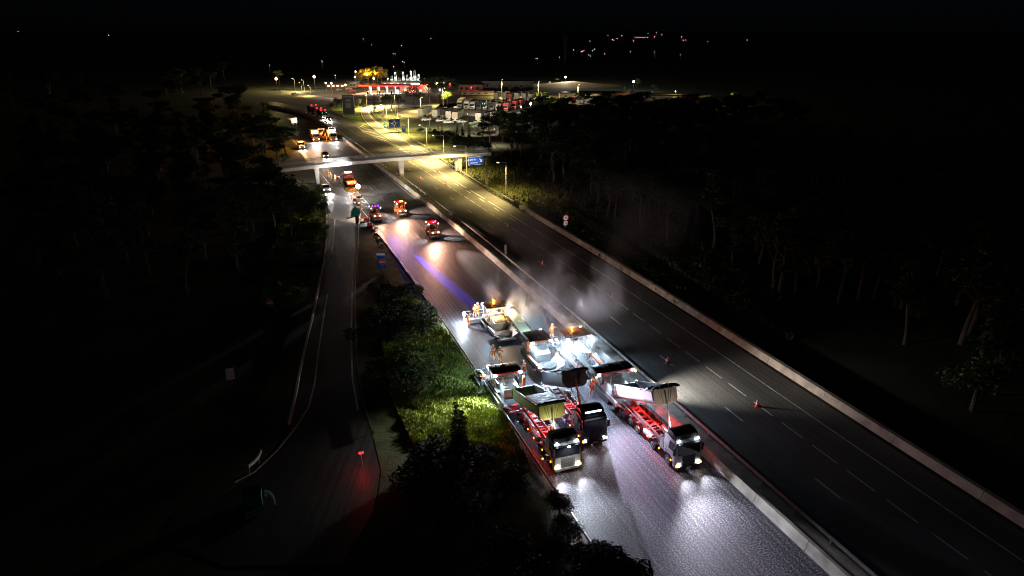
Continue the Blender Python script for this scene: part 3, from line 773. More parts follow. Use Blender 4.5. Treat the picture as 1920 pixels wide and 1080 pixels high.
        mb.box(-1.9-L_, -1.4-L_, y0-cwid/2-.05, y0+cwid/2+.05, z1-.8, z1-.1); mb.build("discharge_chute", M_dsteel, cv)
    if side:
        mb = MB(); sg = side
        mb.tube((-1.8, sg*(w_+.1), 1.5), (2.0, sg*(w_+.1), 1.5), .03)
        for k in range(5): mb.tube((-1.8+k*.95, sg*(w_+.1), 1.5), (-1.8+k*.95, sg*(w_+.1), 2.5), .025)
        mb.tube((-1.8, sg*(w_+.1), 2.5), (2.0, sg*(w_+.1), 2.5), .03); mb.box(-1.8, 2.0, sg*(w_)-.15 if sg > 0 else sg*w_-.25, sg*w_+.25 if sg > 0 else sg*w_+.15, 1.42, 1.47)
        mb.build("side_rail", M_steel, t)
    mb = MB(); mb.tube((1.6, -w_+.6, 2.0), (1.6, -w_+.6, 2.9), .07); mb.build("exhaust_pipe", M_steel, t)
    return t
E_y = (1, .72, .35)
PA = machine("asphalt_paver", "farthest paver with dark canopy lit yellow from below and a wide screed", 1.3, -16.2, 2.9, 2.2, 3.4, mat("bronze_canopy", (.12,.09,.05), .4, var=.4), mat("bronze_hull", (.2,.15,.1), .5, .3, var=.4), floods=((-1,-1),(1,-1)), fe=1200, beacon=(E_amber, 150), screed=6.4, side=1)
mb = MB(); mb.box(-.9, .9, -1.0, 1.0, 3.2, 3.27); o = mb.build("canopy_lamp", E_or, PA); lamp(o, 'POINT', (0, 0, 3.0), 1100, (1, .66, .25), rad=.2)
mb = MB(); mb.ball((1.0, 1.35, 3.0), .12); o = mb.build("work_lamp", E_warm, PA); lamp(o, 'POINT', (1.2, 1.55, 2.9), 900, (1, .75, .45), rad=.12)
mb = MB(); mb.tube((-3.2, -3.3, .6), (-3.2, -3.3, 1.5), .03); mb.box(-3.35, -3.05, -3.45, -3.15, 1.2, 1.55); o = mb.build("ground_lamp", E_cool, PA); lamp(PA, 'SPOT', (-3.2, -3.5, .6), 5000, (1,.01,.03), (-5.5, -12, 0), 10, .8, .05); lamp(o, 'POINT', (-3.0, -3.65, 1.2), 1500, (.75, .9, 1), rad=.1)
PB = machine("material_feeder", "material feeder with black canopy and long green covered conveyor rising to the farthest paver", -9.0, -14.45, 2.6, 3.0, 3.1, M_darkcan, mat("pale_machine_grey", (.4,.42,.43), .45, var=.2), cat="material feeder", floods=((1,-1),(1,1),(-1,1)), fe=1100, conv=(8.6, 2.3, 1.45, .1), trim=M_orange)  # rear floodlight added to brighten the conveyor
PC = machine("asphalt_paver", "white lit paver with purplish canopy and amber beacon next to the concrete barrier", -10.3, -10.2, 3.2, 2.5, 3.4, mat("violet_canopy", (.2,.13,.14), .45, var=.2), M_white, floods=((1,1),(1,-1),(-1,1)), fe=1500, beacon=(E_amber, 120), screed=5.2, side=1)
small("side_beam", M_orange, PC, (-1.5, 5.2, 1.25, 1.55, 1.0, 1.3), (1.0, 5.2, -1.55, -1.25, 1.0, 1.3))
mb = MB(); mb.box(.6, 2.1, -.7, .7, 2.07, 2.12); o = mb.build("hood_lamp", E_cool, PC); 
PD = machine("material_feeder", "feeder under a wide black and red trimmed canopy directly behind the silver cab tipper", -19.3, -9.9, 4.3, 1.9, 3.1, M_darkcan, M_grey, cat="material feeder", floods=((1,1),(1,-1)), fe=1300, trim=M_red, bodyw=2.9, conv=(7.0, 2.0, .9, -1.1))
for y in (-2.3, 2.3):
    mb = MB(); mb.ball((1.1, y, 2.8), .13); o = mb.build("amber_lamp", E_amb2, PD)
PE = machine("asphalt_paver", "paver with dark red canopy at the grass verge behind the green sided tipper", -15.7, -20.75, 3.1, 2.1, 3.1, M_redroof, M_white, floods=((1,1),(1,-1),(-1,-1)), fe=900, screed=4.4, trim=M_red, side=-1)

lamp(PD, 'SPOT', (1.2, 2.35, 3.0), 12000, (1,.94,.85), (2.2, 8.5, 0), 66, 1.0, .12)
lamp(PE, 'SPOT', (.9, -1.7, 3.0), 13000, (1,1,.82), (2.6, -4.6, 0), 92, 1.0, .12)
lamp(PB, 'SPOT', (1.7, 1.6, 3.2), 16000, (.7,.74,1), (34, 4.0, 0), 50, .9, .12)
lamp(PD, 'SPOT', (1.3, -2.5, 3.2), 32000, (.76,.7,1), (34, -1.0, 0), 60, .95, .12)
lamp(PB, 'SPOT', (-1.7, .1, 3.3), 1800, (.85,1,.9), (-6, .1, 2.0), 70, .8, .1)  # spot added to brighten the conveyor
lamp(PB, 'SPOT', (1.7, -1.6, 3.2), 26000, (.65,.85,1), (26, -3.6, 0), 40, .9, .12)
lamp(PC, 'SPOT', (-1.4, 1.4, 3.2), 15000, (1,.8,.72), (-14, 3.2, .4), 62, .9, .12)
lamp(PB, 'SPOT', (1.9, 0, 3.3), 2600, (.6,.85,1), (4, 0, 1), 110, .9, .1)  # spot added to brighten the hopper
def roller(s, d, label, fl=(0, 0), yaw=0, ay=0.0):
    t = thing("road_roller", R(s, d), RAng(s)+PI+yaw, label, "road roller", "tandem rollers on the fresh asphalt")
    for x in (-1.6, 1.6):
        mb = MB(); mb.wheel(x, 0, .62, .62, 1.7, 28); dr = mb.build("drum", mat("wet_drum_steel", (.3,.28,.26), .3, .8, var=.3), t, bevel=.03, smooth=True)
        mb = MB()
        for y in (-.92, .92): mb.box(x-.35, x+.35, y-.05, y+.05, .45, 1.2)
        mb.box(x-.6, x+.6, -.95, .95, 1.15, 1.35); mb.build("drum_yoke", M_orange, t, bevel=.03)
    mb = MB(); mb.prism([(-2.3,1.2),(-2.2,1.75),(-1.0,1.95),(-.9,1.15)], -.8, .8); mb.prism([(.9,1.15),(1.0,1.7),(2.2,1.55),(2.35,1.2)], -.8, .8); mb.box(-.95,.95,-.85,.85,.75,1.2)
    mb.build("frame", M_orange, t, bevel=.05, smooth=True)
    mb = MB(); mb.box(-.4,.1,-.3,.3,1.5,1.62); mb.box(-.5,-.38,-.3,.3,1.6,2.2); mb.build("seat", M_black, t, bevel=.02)
    mb = MB()
    for x in (-.85, .85):
        for y in (-.8, .8): mb.tube((x, y, 1.2), (x*.95, y*.95, 2.85), .045)
    mb.tube((.5,0,1.2),(.35,0,1.9),.04); mb.build("cab_post", M_orange, t)
    mb = MB()
    for y in (-.8,.8): mb.box(-.8, .8, y-.01, y+.01, 1.5, 2.75)
    mb.box(.83,.85,-.7,.7,1.5,2.75); 
    small("canopy", M_red, t, (-1.1, 1.1, -.95, .95, 2.85, 2.98), bevel=.04)
    headlamps(t, 2.38, (-.55, .55), 1.42, .11, E_warm, 260, (1,.66,.45), 70, -.1)
    for x, y in ((-1.0,-.95),(-1.0,.95),(1.0,-.95),(1.0,.95)):
        o = small("work_lamp", E_cool if y*x < 0 else E_warm, t, (x-.06,x+.06,y-.06,y+.06,2.68,2.8))
    for y in (-1, 1):
        lamp(t, 'SPOT', (1.2, y, 2.7), 1300, (.85,.93,1) , (2.5, y*2.9, 0), 48, .5, .06)
        lamp(t, 'SPOT', (-1.2, y, 2.7), 3200, (1,.7,.5), (-1.6, y*5.2, 0), 75, .6, .06)
    for k, (m_, y) in enumerate(fl):
        mb = MB(); mb.tube((.4, y, 2.98), (.4, y, 3.22), .12, .09); o = mb.build("beacon", m_, t)
    c = {E_blue: (.05,.1,1), E_red: (1,.03,.05), E_amber: (1,.4,.05)}[fl[0][0]]
    lamp(t, 'POINT', (.4, 0, 3.45), 130, c, rad=.1); lamp(t, 'SPOT', (1.0, 0, 3.1), 9500, (1,.5,.33), (12, ay, 0), 84, 1.0, .1); lamp(t, 'SPOT', (-2.4, 0, 1.5), 2500, (1,.75,.6), (-14, 0, 2), 70, .9, .1)
    for sg in (-1, 1): lamp(t, 'SPOT', (.2, sg*.9, 1.6), 1100, (1,.02,.04), (0, sg*4.2, 0), 22, .5, .05)
    return t
r1 = roller(63.8, -20.5, "leftmost roller with blue beacons beside the green covered sign", [(E_blue, -.6), (E_blue, .6), (E_red, 0)], ay=4.5)
r2 = roller(66.0, -14.7, "middle roller with an orange flashing beacon on its roof", [(E_amber, 0), (E_amber, .35)])
r3 = roller(47.2, -12.9, "nearest roller with red and blue beacons close to the concrete barrier", [(E_red, 0), (E_blue, .55)])
lamp(r3, 'SPOT', (2.3, 0, 1.6), 500, (.05,.1,1), (4.0, 0, 0), 22, .4, .04)
lamp(r1, 'SPOT', (2.2, 0, 2.2), 8e5, (.02,.04,1), (37, 2.2, 0), 3.8, .9, .04)
lamp(r1, 'SPOT', (2.2, 0, 2.2), 40000, (.25,.12,1), (50, 3.2, 0), 22, .9, .04)

def lampw(parent, p, q, e, c, ang, name="light"):
    """an added spot, without a fixture on `parent`, aimed at a world point"""
    bpy.context.view_layer.update(); inv = parent.matrix_world.inverted()
    return lamp(parent, 'SPOT', inv @ Vector(p), e, c, inv @ Vector(q), ang, .7, .08)
q = at(1060, 431); lampw(PC, R(-10.2, -8.6, 3.8), (q.x, q.y, 2.0), 60000, (1,.95,.9), 3.2)  # spot added to make the speed limit sign show
q = R(-3, 30); lampw(PC, R(-9.6, -8.7, 3.8), R(35, 26, 3), 5000, (1,.85,.75), 45)
lampw(r2, R(67.0, -14.7, 3.4), R(110, 5, 4.4), 45000, (1,.84,.62), 34)  # spot added to brighten the right half of the bridge
lampw(r3, R(46, -12.2, 3.2), R(18, -7.0, .5), 26000, (1,.75,.64), 30)  # spot added to brighten the concrete barrier
q = at(718, 506); lampw(r3, R(46, -12.9, 3.2), (q.x, q.y, 1.6), 14000, (1,.95,.95), 9)  # spot added to make the no entry sign show

small("glow_bar", em("glow_bar", (.85,.93,1), 6), B, (-.62,-.5,-.8,.8,3.32,3.42))  # glowing bar stands in for the bright band reflected at the roof front
o = small("added_face_lamp", E_cool, Lt, (.12,.2,-.1,.1,2.7,2.78)); lamp(o, 'SPOT', (.55,0,2.7), 130, (1,.97,.92), (.0,0,1.0), 140, .8, .1)  # fixture and spot added to brighten the white cab front
small("side_beam", M_orange, PB, (1.0,5.0,-1.62,-1.3,1.0,1.35), (.4,.75,-1.5,-1.2,1.5,2.9))
small("side_beam", M_orange, PE, (1.0,3.6,1.5,1.8,1.0,1.3), (1.4,1.7,1.5,1.75,1.0,2.6))

lamp(W, 'SPOT', (.3, 0, 3.15), 9500, (.86,.84,1), (16, -2.6, 0), 76, 1.0, .35)
lamp(Lt, 'SPOT', (.3, 0, 3.15), 7500, (.78,.88,1), (16, 1.8, 0), 76, 1.0, .35)
# ================================================================== OTHER VEHICLES
def car(p, rz, label, col, h=1.45, van=False, head=None, tail=False, beacon=None, e=0, group=None, tilt=-.14):
    t = thing("van" if van else "car", p, rz, label, "van" if van else "car", group)
    L, w_ = (5.2, .98) if van else (4.4, .88)
    mb = MB()
    if van: P = [(0,.35),(0,.95),(-.25,1.15),(-.9,1.4),(-1.5,2.1),(-L+.1,2.15),(-L,1.9),(-L,.35)]
    else: P = [(0,.35),(0,.7),(-.2,.82),(-1.15,.95),(-1.9,h),(-3.3,h),(-4.1,1.0),(-L,.9),(-L,.35)]
    mb.prism(P, -w_, w_); mb.build("body", col, t, bevel=.06, smooth=True)
    mb = MB()
    if van:
        mb.add([(-.93,-w_+.1,1.44),(-.93,w_-.1,1.44),(-1.46,w_-.14,2.03),(-1.46,-w_+.14,2.03),(-.89,-w_+.1,1.47),(-.89,w_-.1,1.47),(-1.42,w_-.14,2.07),(-1.42,-w_+.14,2.07)],[(0,3,2,1),(4,5,6,7),(0,1,5,4),(1,2,6,5),(2,3,7,6),(3,0,4,7)])
    else:
        mb.add([(-1.2,-w_+.1,.97),(-1.2,w_-.1,.97),(-1.88,w_-.14,h-.04),(-1.88,-w_+.14,h-.04),(-1.16,-w_+.1,1.0),(-1.16,w_-.1,1.0),(-1.84,w_-.14,h),(-1.84,-w_+.14,h)],[(0,3,2,1),(4,5,6,7),(0,1,5,4),(1,2,6,5),(2,3,7,6),(3,0,4,7)])
    mb.build("windscreen", M_glass, t)
    for y in (-w_, w_):
        mb = MB(); mb.prism([(-1.4,1.0 if not van else 1.3),(-1.95,h-.1 if not van else 1.95),(-3.2 if not van else -2.6,h-.1 if not van else 1.95),(-3.7 if not van else -2.6,1.0 if not van else 1.3)], y-.012, y+.012); mb.build("side_window", M_glass, t)
        small("mirror", M_black, t, (-1.35,-1.15,y-.02 if y>0 else y-.15,y+.15 if y>0 else y+.02,1.0,1.15))
    wheels(t, (-.85, -L+.85), (-w_+.05, w_-.05), .32, .2)
    small("bumper", M_black, t, (-.3,.04,-w_+.05,w_-.05,.28,.48))
    if head: headlamps(t, .02, (-w_+.2, w_-.2), .68, .13, head, e, (1,.95,.9) if head is E_cool else (1,.75,.55), 70, tilt)
    else:
        for y in (-w_+.2, w_-.2): small("headlight", M_signw, t, (-.05,.02,y-.14,y+.14,.6,.75))
    if tail:
        for y in (-w_+.15, w_-.15): small("tail_light", E_red, t, (-L-.03,-L+.05,y-.12,y+.12,.75,.95))
    if beacon:
        hh = 2.15 if van else h
        mb = MB(); mb.box(-2.2,-2.0,-.6,.6,hh,hh+.18); o = mb.build("beacon", beacon[0], t)
        if beacon[1]: lamp(o, 'POINT', (-2.1,0,hh+.7), beacon[1], beacon[2], rad=.2)
    return t
def G(s): return RAng(s)
car(R(94.6, -25.9), G(94.6)+PI, "small white car with cold headlights on the slip road just below the footbridge", M_white, head=E_cool, e=1500)
car(R(145, -18.6), G(145)+PI, "dark car with headlights just behind the footbridge", M_grey, 1.6, head=E_warm, e=2500)
car(R(164.8, -23.4), G(164)+PI, "van with a glowing orange roof beacon at the left edge behind the footbridge", M_white, van=True, head=E_warm, e=2000, beacon=(E_or, 4000, (1,.4,.05)))
car(R(242, -4.0+2.2), G(242)+PI*0+PI, "car with bright white headlights ahead of the red lit lorry", M_white, head=E_cool, e=2500)
def work_truck(p, rz, label, cm, body, kind="box", head=E_warm, e=2500, beacon=None, extra=None, L=7.5, group=None, cat="lorry", name="lorry"):
    t = thing(name, p, rz, label, cat, group)
    cab(t, cm, cm, 2.5, 2.4)
    mb = MB(); mb.box(-L, -1.9, -.45, .45, .7, .95); mb.build("chassis", M_dsteel, t)
    wheels(t, (-1.3, -L+1.5), (-1.0, 1.0), .48, .3)
    if kind == "box":
        mb = MB(); mb.box(-L, -2.35, -1.22, 1.22, .95, 3.4); mb.build("cargo_box", body, t, bevel=.04)
        mb = MB()
        for k in range(6): mb.box(-L+.5+k*.8, -L+.55+k*.8, -1.24, 1.24, 1.0, 3.35)
        mb.build("side_rib", body, t)
    elif kind == "flat":
        mb = MB(); mb.box(-L, -2.35, -1.22, 1.22, .95, 1.1); mb.box(-L,-L+.05,-1.22,1.22,1.1,1.6); mb.box(-2.4,-2.35,-1.22,1.22,1.1,2.0)
        for y in (-1.22, 1.18): mb.box(-L,-2.35,y,y+.04,1.1,1.55)
        mb.build("load_bed", body, t)
    if head: headlamps(t, .08, (-.95,.95), .72, .15, head, e, (1,.8,.62), 80, -.12)
    if beacon:
        for y in (-.7,.7):
            mb = MB(); mb.tube((-1.2,y,3.05),(-1.2,y,3.35),.12); o = mb.build("beacon", beacon[0], t)
        lamp(t, 'POINT', (-1.2,0,3.9), beacon[1], beacon[2], rad=.2)
    return t
wt = work_truck(R(103.5, -19.4), G(103)+0, "orange works truck seen from behind with two amber flashing panels and a white roof light", M_orange, M_orange, "flat", head=None, L=6.0, cat="works truck", name="works_truck")
for y in (-.75,.75):
    mb = MB(); mb.tube((-6.1,y,1.35),(-6.02,y,1.35),.17,None,12); o = mb.build("flasher", E_amber, wt)
small("glow_bar", E_cool, wt, (-1.4,-1.2,-.8,.8,3.1,3.25)); lamp(wt,'POINT',(-6.6,0,1.6),250,(1,.4,.05),rad=.2); lamp(wt,'SPOT',(-1.0,0,3.5),8000,(1,.95,.9),(5,3,4),120,.8,.2); lamp(wt,'SPOT',(-1.6,0,3.5),1500,(1,.97,.95),(-5,0,0),120,.8,.2)  # forward spot added to brighten the bridge deck
small("marker_board", M_orange, wt, (-6.02,-5.95,-1.15,1.15,.9,1.8))
# milling train behind the bridge
m1 = work_truck(R(181, -16.6), G(181)+PI, "works lorry with blazing orange beacons and a floodlight on the milled lane", M_orange, M_white, "box", e=1200, beacon=(E_or, 8000, (1,.42,.06)), cat="works lorry", name="works_lorry")
small("floodlight", E_white, m1, (.3,.4,-1.2,.6,2.9,3.6)); lamp(m1,'SPOT',(.8,-.3,3.2),3500,(.85,.93,1),(12,.5,0),80,.95,.3)
m2 = work_truck(R(179, -10.8), G(179)+PI, "white cab lorry with a lit roof box beside the milling crew", M_white, M_cream, "box", e=2200, cat="works lorry", name="works_lorry")
small("floodlight", E_cool, m2, (-2.2,-1.9,-1.0,1.0,3.45,3.8)); lamp(m2,'POINT',(-1.5,0,4.6),1800,(.9,.95,1),rad=.3)
mb = MB(); mb.box(-2.3,-1.2,-1.3,1.3,4.6,4.75)
for y in (-1.1,1.1): mb.tube((-2.1,y,3.4),(-2.1,y,4.6),.05)
mb.build("roof_board", M_signw, m2)
mm = thing("milling_machine", R(186, -13.9), G(186)+PI, "orange milling machine glowing between the two works lorries behind the footbridge", "milling machine")
mb = MB(); mb.prism([(-3,.8),(3,.8),(3.2,1.6),(1.5,2.6),(-3,2.4)], -1.1, 1.1); mb.build("hull", M_orange, mm, bevel=.08)
mb = MB(); mb.add([(3,-.4,1.4),(3,.4,1.4),(7.5,.4,3.8),(7.5,-.4,3.8),(3,-.4,1.7),(3,.4,1.7),(7.5,.4,4.1),(7.5,-.4,4.1)],[(0,3,2,1),(4,5,6,7),(0,1,5,4),(1,2,6,5),(2,3,7,6),(3,0,4,7)]); mb.build("conveyor", M_dsteel, mm)
for x in (-2.3, 2.3):
    for y in (-.9,.9):
        mb = MB(); mb.box(x-.6,x+.6,y-.2,y+.2,0,.6); mb.box(x-.1,x+.1,y-.1,y+.1,.6,1.0); mb.build("track", M_rub, mm, bevel=.05)
small("canopy", M_white, mm, (-2,.2,-1.1,1.1,3.6,3.7))
mb = MB()
for x in (-1.9,.1):
    for y in (-1,1): mb.tube((x,y,2.4),(x,y,3.6),.04)
mb.build("canopy_post", M_steel, mm)
# lorry with red and white lights on the open carriageway
rl = work_truck(R(250, -1.9), G(250)+PI, "dark lorry outlined by red marker lamps on the open carriageway far behind the footbridge", M_black, M_black, "box", head=E_cool, e=5000, L=11)
for k in range(2):
    for y in (-1.0, 1.0): small("marker_lamp", E_red, rl, (-2.3,-2.2,y-.3,y+.3,3.42+k*.0,3.9)); small("marker_lamp", E_red, rl, (-10.9,-10.7,y-.3,y+.3,3.45,3.9))
for y in (-.8,.8): small("position_lamp", E_grn, rl, (.0,.1,y-.08,y+.08,2.55,2.68))
rl2 = work_truck(R(266, -2.2), G(266)+PI, "second dark lorry with red roof lamps close behind the red lit one", M_black, M_black, "box", head=None, L=11)
for y in (-1.0, 1.0): small("marker_lamp", E_red, rl2, (-2.3,-2.2,y-.32,y+.32,4.2,4.7)); small("marker_post", M_black, rl2, (-2.29,-2.22,y-.05,y+.05,3.3,4.2))
q = at(554, 244); lampw(m1, R(181,-16.6,4.2), (q.x, q.y, 3.6), 60000, (1,.9,.8), 6)  # spot added to brighten the lane closure board
q = at(912, 347); lampw(r3, R(46,-12.2,3.2), (q.x-3, q.y, 6.4), 120000, (1,.95,.9), 6)  # spot added to brighten the gantry sign
# semi trailers in the lorry park
def semi(u, v, u2, v2, label, col, cabcol=None, L=13.6, front=False, hh=4.0):
    b = at(u, v); f_ = at(u2, v2, hh); bt = at(*( (u, v) ))
    top = top_of(b, 0) if False else hh
    ptop = proj((b.x, b.y, hh)); 
    h = math.atan2(f_.y-b.y, f_.x-b.x)
    t = thing("parked_lorry" if cabcol else "parked_trailer", (b.x, b.y, 0), h, label, "lorry" if cabcol else "trailer", "lorries parked on the rest area")
    off = 2.4 if (cabcol and front) else 0
    mb = MB(); mb.box(off, off+L, -1.25, 1.25, 1.15, hh); mb.build("cargo_box", col, t, bevel=.04)
    mb = MB()
    for k in range(12): mb.box(off+.6+k*1.1, off+.66+k*1.1, -1.27, 1.27, 1.2, hh-.05)
    mb.box(off-.03, off, -.02, .02, 1.2, hh-.1); mb.box(off-.04, off, -1.25, 1.25, 1.15, 1.25); mb.build("side_rib", M_cream, t)
    mb = MB(); mb.box(off+.2, off+L-.5, -.5, .5, .8, 1.15); mb.box(off-.05, off+.1, -1.2, 1.2, .45, .65); mb.build("chassis", M_steel, t)
    wheels(t, (off+2.2, off+3.5, off+4.8) if not front else (off+L-2.2, off+L-3.5, off+L-4.8), (-1.05, 1.05), .48, .3)
    if cabcol:
        T = D.objects.new("tractor_unit", None)
        x = 0 if front else off+L+2.6
        mb = MB(); sg = 1 if front else -1
        mb.prism([(x,.4),(x+sg*.02,1.8),(x+sg*.25,3.0),(x+sg*.8,3.7),(x+sg*2.2,3.8),(x+sg*2.2,.9),(x+sg*1.9,.5)], -1.22, 1.22); mb.build("cab", cabcol, t, bevel=.08, smooth=True)
        mb = MB(); mb.add([(x-sg*.02,-1.05,1.8),(x-sg*.02,1.05,1.8),(x+sg*.2,1.0,2.85),(x+sg*.2,-1.0,2.85),(x+sg*.02,-1.05,1.8),(x+sg*.02,1.05,1.8),(x+sg*.26,1.0,2.85),(x+sg*.26,-1.0,2.85)],[(0,1,2,3),(7,6,5,4),(0,4,5,1),(1,5,6,2),(2,6,7,3),(3,7,4,0)]); mb.build("windscreen", M_glass, t)
        small("grille", M_black, t, (min(x-sg*.04,x),max(x-sg*.04,x),-.8,.8,.6,1.5))
        D.objects.remove(T)
    return t
semi(788, 221, 806, 198, "pale grey trailer standing alone at the left end of the rest area", M_sand, L=14)
semi(815, 223, 831, 199, "cream trailer second from the left on the rest area", M_sand, L=14)
semi(829.5, 222, 838, 202, "trailer with dark open rear between two cream ones", M_bedd, L=13)
semi(841, 226, 853, 201.5, "cream trailer in the middle of the front row with pale roof", M_sand, L=14)
semi(853, 228, 866, 203, "brownish trailer at the right end of the front group", M_cream, L=14)
semi(896.5, 230, 911, 206.5, "tall cream trailer first in the second group of the front row", M_sand, L=13)
semi(908.5, 229, 921, 208, "trailer with white lettered dark rear in the second group", M_bedd, L=13)
semi(919, 228, 935, 210, "white topped trailer behind the dark tree tops", M_sand, L=13)
semi(938, 227, 950, 213, "grey topped trailer further behind the tree tops", M_grey, L=13)
semi(956, 231, 968, 215, "broad white trailer last of the second group", M_white, L=13)
back = [(861,203,M_white,"bright white lorry cab at the left end of the back row"),(874,205,M_white,"white cab lorry with brownish trailer second in the back row"),(885,206,M_grey,"grey cab lorry third in the back row"),(897,207,M_bedd,"dark cab lorry fourth in the back row"),(907,208,M_blackp,"black cab lorry showing two green lamps"),(921,209,M_bedd,"dark lorry right of the green lamps"),(934,211,M_grey,"grey cab lorry beside the reddish trailer"),(947,210,M_red,"lorry with reddish brown trailer in the back row"),(963,206,M_red,"red cab lorry near the right end of the back row"),(972,204,M_red,"darker red lorry at the right end of the back row")]
for i, (u, v, c, lb) in enumerate(back):
    o = semi(u, v, u+10, v-22, lb, [M_cream, M_cream, M_bedd, M_bedd, M_bedd, M_bedd, M_bedd, mat("rust_trailer", (.35,.12,.07), .6), M_red, M_red][i], cabcol=c, front=True, L=11)
    if i == 4:
        for y in (-.5,.5): small("green_lamp", E_grn, o, (-.1,0,y-.12,y+.12,3.3,3.5))
far_t = [(929,188,M_sand,"small cream lorry box at the left of the farthest row"),(945,188,M_sand,"cream lorry box second in the farthest row"),(955,190,M_red,"red fronted lorry in the farthest row"),(968,188,M_grey,"grey lorry in the farthest row"),(982,189,M_sand,"pale lorry box near the yellow bush"),(994,190,M_sand,"pale lorry box nearest the yellow bush")]
for i, (u, v, c, lb) in enumerate(far_t): semi(u, v, u+7, v-17, lb, c, L=9)
fr = [(1075,195,M_red,M_sand,"red cab lorry by the tall mast on the far lorry park"),(1083,196,M_white,M_sand,"white lorry beside the red cab one on the far lorry park"),(1097,190,None,M_grey,"grey trailer behind the mast"),(1106,190,None,M_sand,"long pale trailer on the far lorry park"),(1118,190,None,M_grey,"second long pale trailer on the far lorry park"),(1130,189,None,M_sand,"short pale trailer by the dark tree"),(1145,189,M_red,M_red,"red lorry before the bushes of the far lorry park"),(1245,195,None,M_sand,"cream trailer glimpsed over the wood"),(1262,197,None,M_cream,"brownish trailer glimpsed over the wood"),(1280,198,M_red,M_bedd,"dark red lorry glimpsed over the wood"),(1297,199,None,M_sand,"pale arched trailer glimpsed over the wood"),(1312,200,None,mat("ochre_trailer", (.5,.3,.05), .6),"ochre trailer glimpsed over the wood"),(1330,201,None,mat("teal_trailer", (.05,.3,.3), .6),"teal trailer at the right end of the rest area")]
for u, v, c, b, lb in fr: semi(u, v, u+6, v-14, lb, b, cabcol=c, front=bool(c), L=9)
for u, v, lb in ((807,226.5,"white car behind the lone grey trailer"),(835,228,"low white car behind the cream trailer"),(849,231,"white car parked at the tail of the middle trailers"),(875,230,"white car right of the brownish trailer")):
    car(at(u, v), .5, lb, M_white)
for u, v, c, lb in ((659,168,M_white,"white van among the cars left of the fuel canopy"),(667,172,M_red,"red car left of the fuel canopy"),(1042,150,M_white,"pale car on the lit far car park"),(1060,157,M_white,"second pale car on the lit far car park"),(1030,156,M_grey,"grey car left of the lit far car park"),(640,170,M_grey,"grey car near the roadside lamps"),(560,178,M_white,"white car on the far lane at the left")):
    car(at(u, v), random.uniform(0, 3), lb, c, group=None)

# ================================================================== PEOPLE
def skin_person(pose):
    J = {"pel": (0,0,.95), "sp": (.02,0,1.2), "ch": (.03,0,1.42), "nk": (.03,0,1.55), "hd": (.05,0,1.68), "ht": (.05,0,1.8)}
    E_ = [("pel","sp"),("sp","ch"),("ch","nk"),("nk","hd"),("hd","ht")]
    Rr = {"pel": .15, "sp": .14, "ch": .17, "nk": .065, "hd": .1, "ht": .07}
    for sg, n in ((1,"l"),(-1,"r")):
        k = sg*pose.get("step", .1)
        J["hp"+n] = (0, sg*.1, .9); J["kn"+n] = (.03+k*.5, sg*.12, .5); J["an"+n] = (-.02+k, sg*.13, .09); J["to"+n] = (.16+k, sg*.15, .05)
        J["sh"+n] = (.02, sg*.2, 1.42)
        if pose.get("arm") == "fwd": J["el"+n] = (.15, sg*.27, 1.2); J["wr"+n] = (.38, sg*.2, 1.18); J["ha"+n] = (.46, sg*.18, 1.18)
        elif pose.get("arm") == "one" and sg == 1: J["el"+n] = (.16, sg*.35, 1.3); J["wr"+n] = (.36, sg*.42, 1.42); J["ha"+n] = (.43, sg*.43, 1.46)
        else: J["el"+n] = (-.02, sg*.29, 1.15); J["wr"+n] = (.06, sg*.31, .9); J["ha"+n] = (.09, sg*.31, .82)
        E_ += [("pel","hp"+n),("hp"+n,"kn"+n),("kn"+n,"an"+n),("an"+n,"to"+n),("ch","sh"+n),("sh"+n,"el"+n),("el"+n,"wr"+n),("wr"+n,"ha"+n)]
        Rr.update({"hp"+n:.11,"kn"+n:.075,"an"+n:.06,"to"+n:.05,"sh"+n:.085,"el"+n:.06,"wr"+n:.045,"ha"+n:.045})
    b = pose.get("bend", 0)
    if b:
        for k_, v in J.items():
            if v[2] > .96:
                dz = v[2]-.95; J[k_] = (v[0]+dz*math.sin(b), v[1], .95+dz*math.cos(b))
    names = list(J); me = D.meshes.new("body"); me.from_pydata([J[n] for n in names], [(names.index(a), names.index(c)) for a, c in E_], [])
    o = D.objects.new("body", me); COL.objects.link(o)
    o.modifiers.new("s", 'SKIN'); ss = o.modifiers.new("u", 'SUBSURF'); ss.levels = 1
    for i, n in enumerate(names): me.skin_vertices[0].data[i].radius = (Rr[n], Rr[n]); 
    me.skin_vertices[0].data[0].use_root = True
    dg = bpy.context.evaluated_depsgraph_get(); m2 = D.meshes.new_from_object(o.evaluated_get(dg)); D.objects.remove(o)
    m2.materials.clear(); m2.materials.append(M_hivis); m2.materials.append(M_skin); m2.materials.append(M_black)
    H_ = Vector(J["hd"])
    for p in m2.polygons:
        p.use_smooth = True; c = p.center
        if (Vector(c)-H_).length < .19: p.material_index = 1
        elif c.z < .13: p.material_index = 2
        elif min((Vector(c)-Vector(J["ha"+n])).length for n in "lr") < .07: p.material_index = 1
    hb = MB(); hb.ball(H_+Vector((0,0,.06)), .135, 12, .85); hb.tube(H_+Vector((0,0,.03)), H_+Vector((0,0,.05)), .17, None, 12)
    rb = MB()
    def ring(c, r, ax=Vector((0,0,1))): rb.tube(Vector(c)-ax*.03, Vector(c)+ax*.03, r, None, 12)
    ring(Vector(J["sp"]), .185); ring((Vector(J["sp"])+Vector(J["ch"]))/2, .195)
    for n in "lr": ring((Vector(J["kn"+n])*.5+Vector(J["an"+n])*.5), .085); ring((Vector(J["kn"+n])*.8+Vector(J["an"+n])*.2), .095)
    return m2, hb, rb
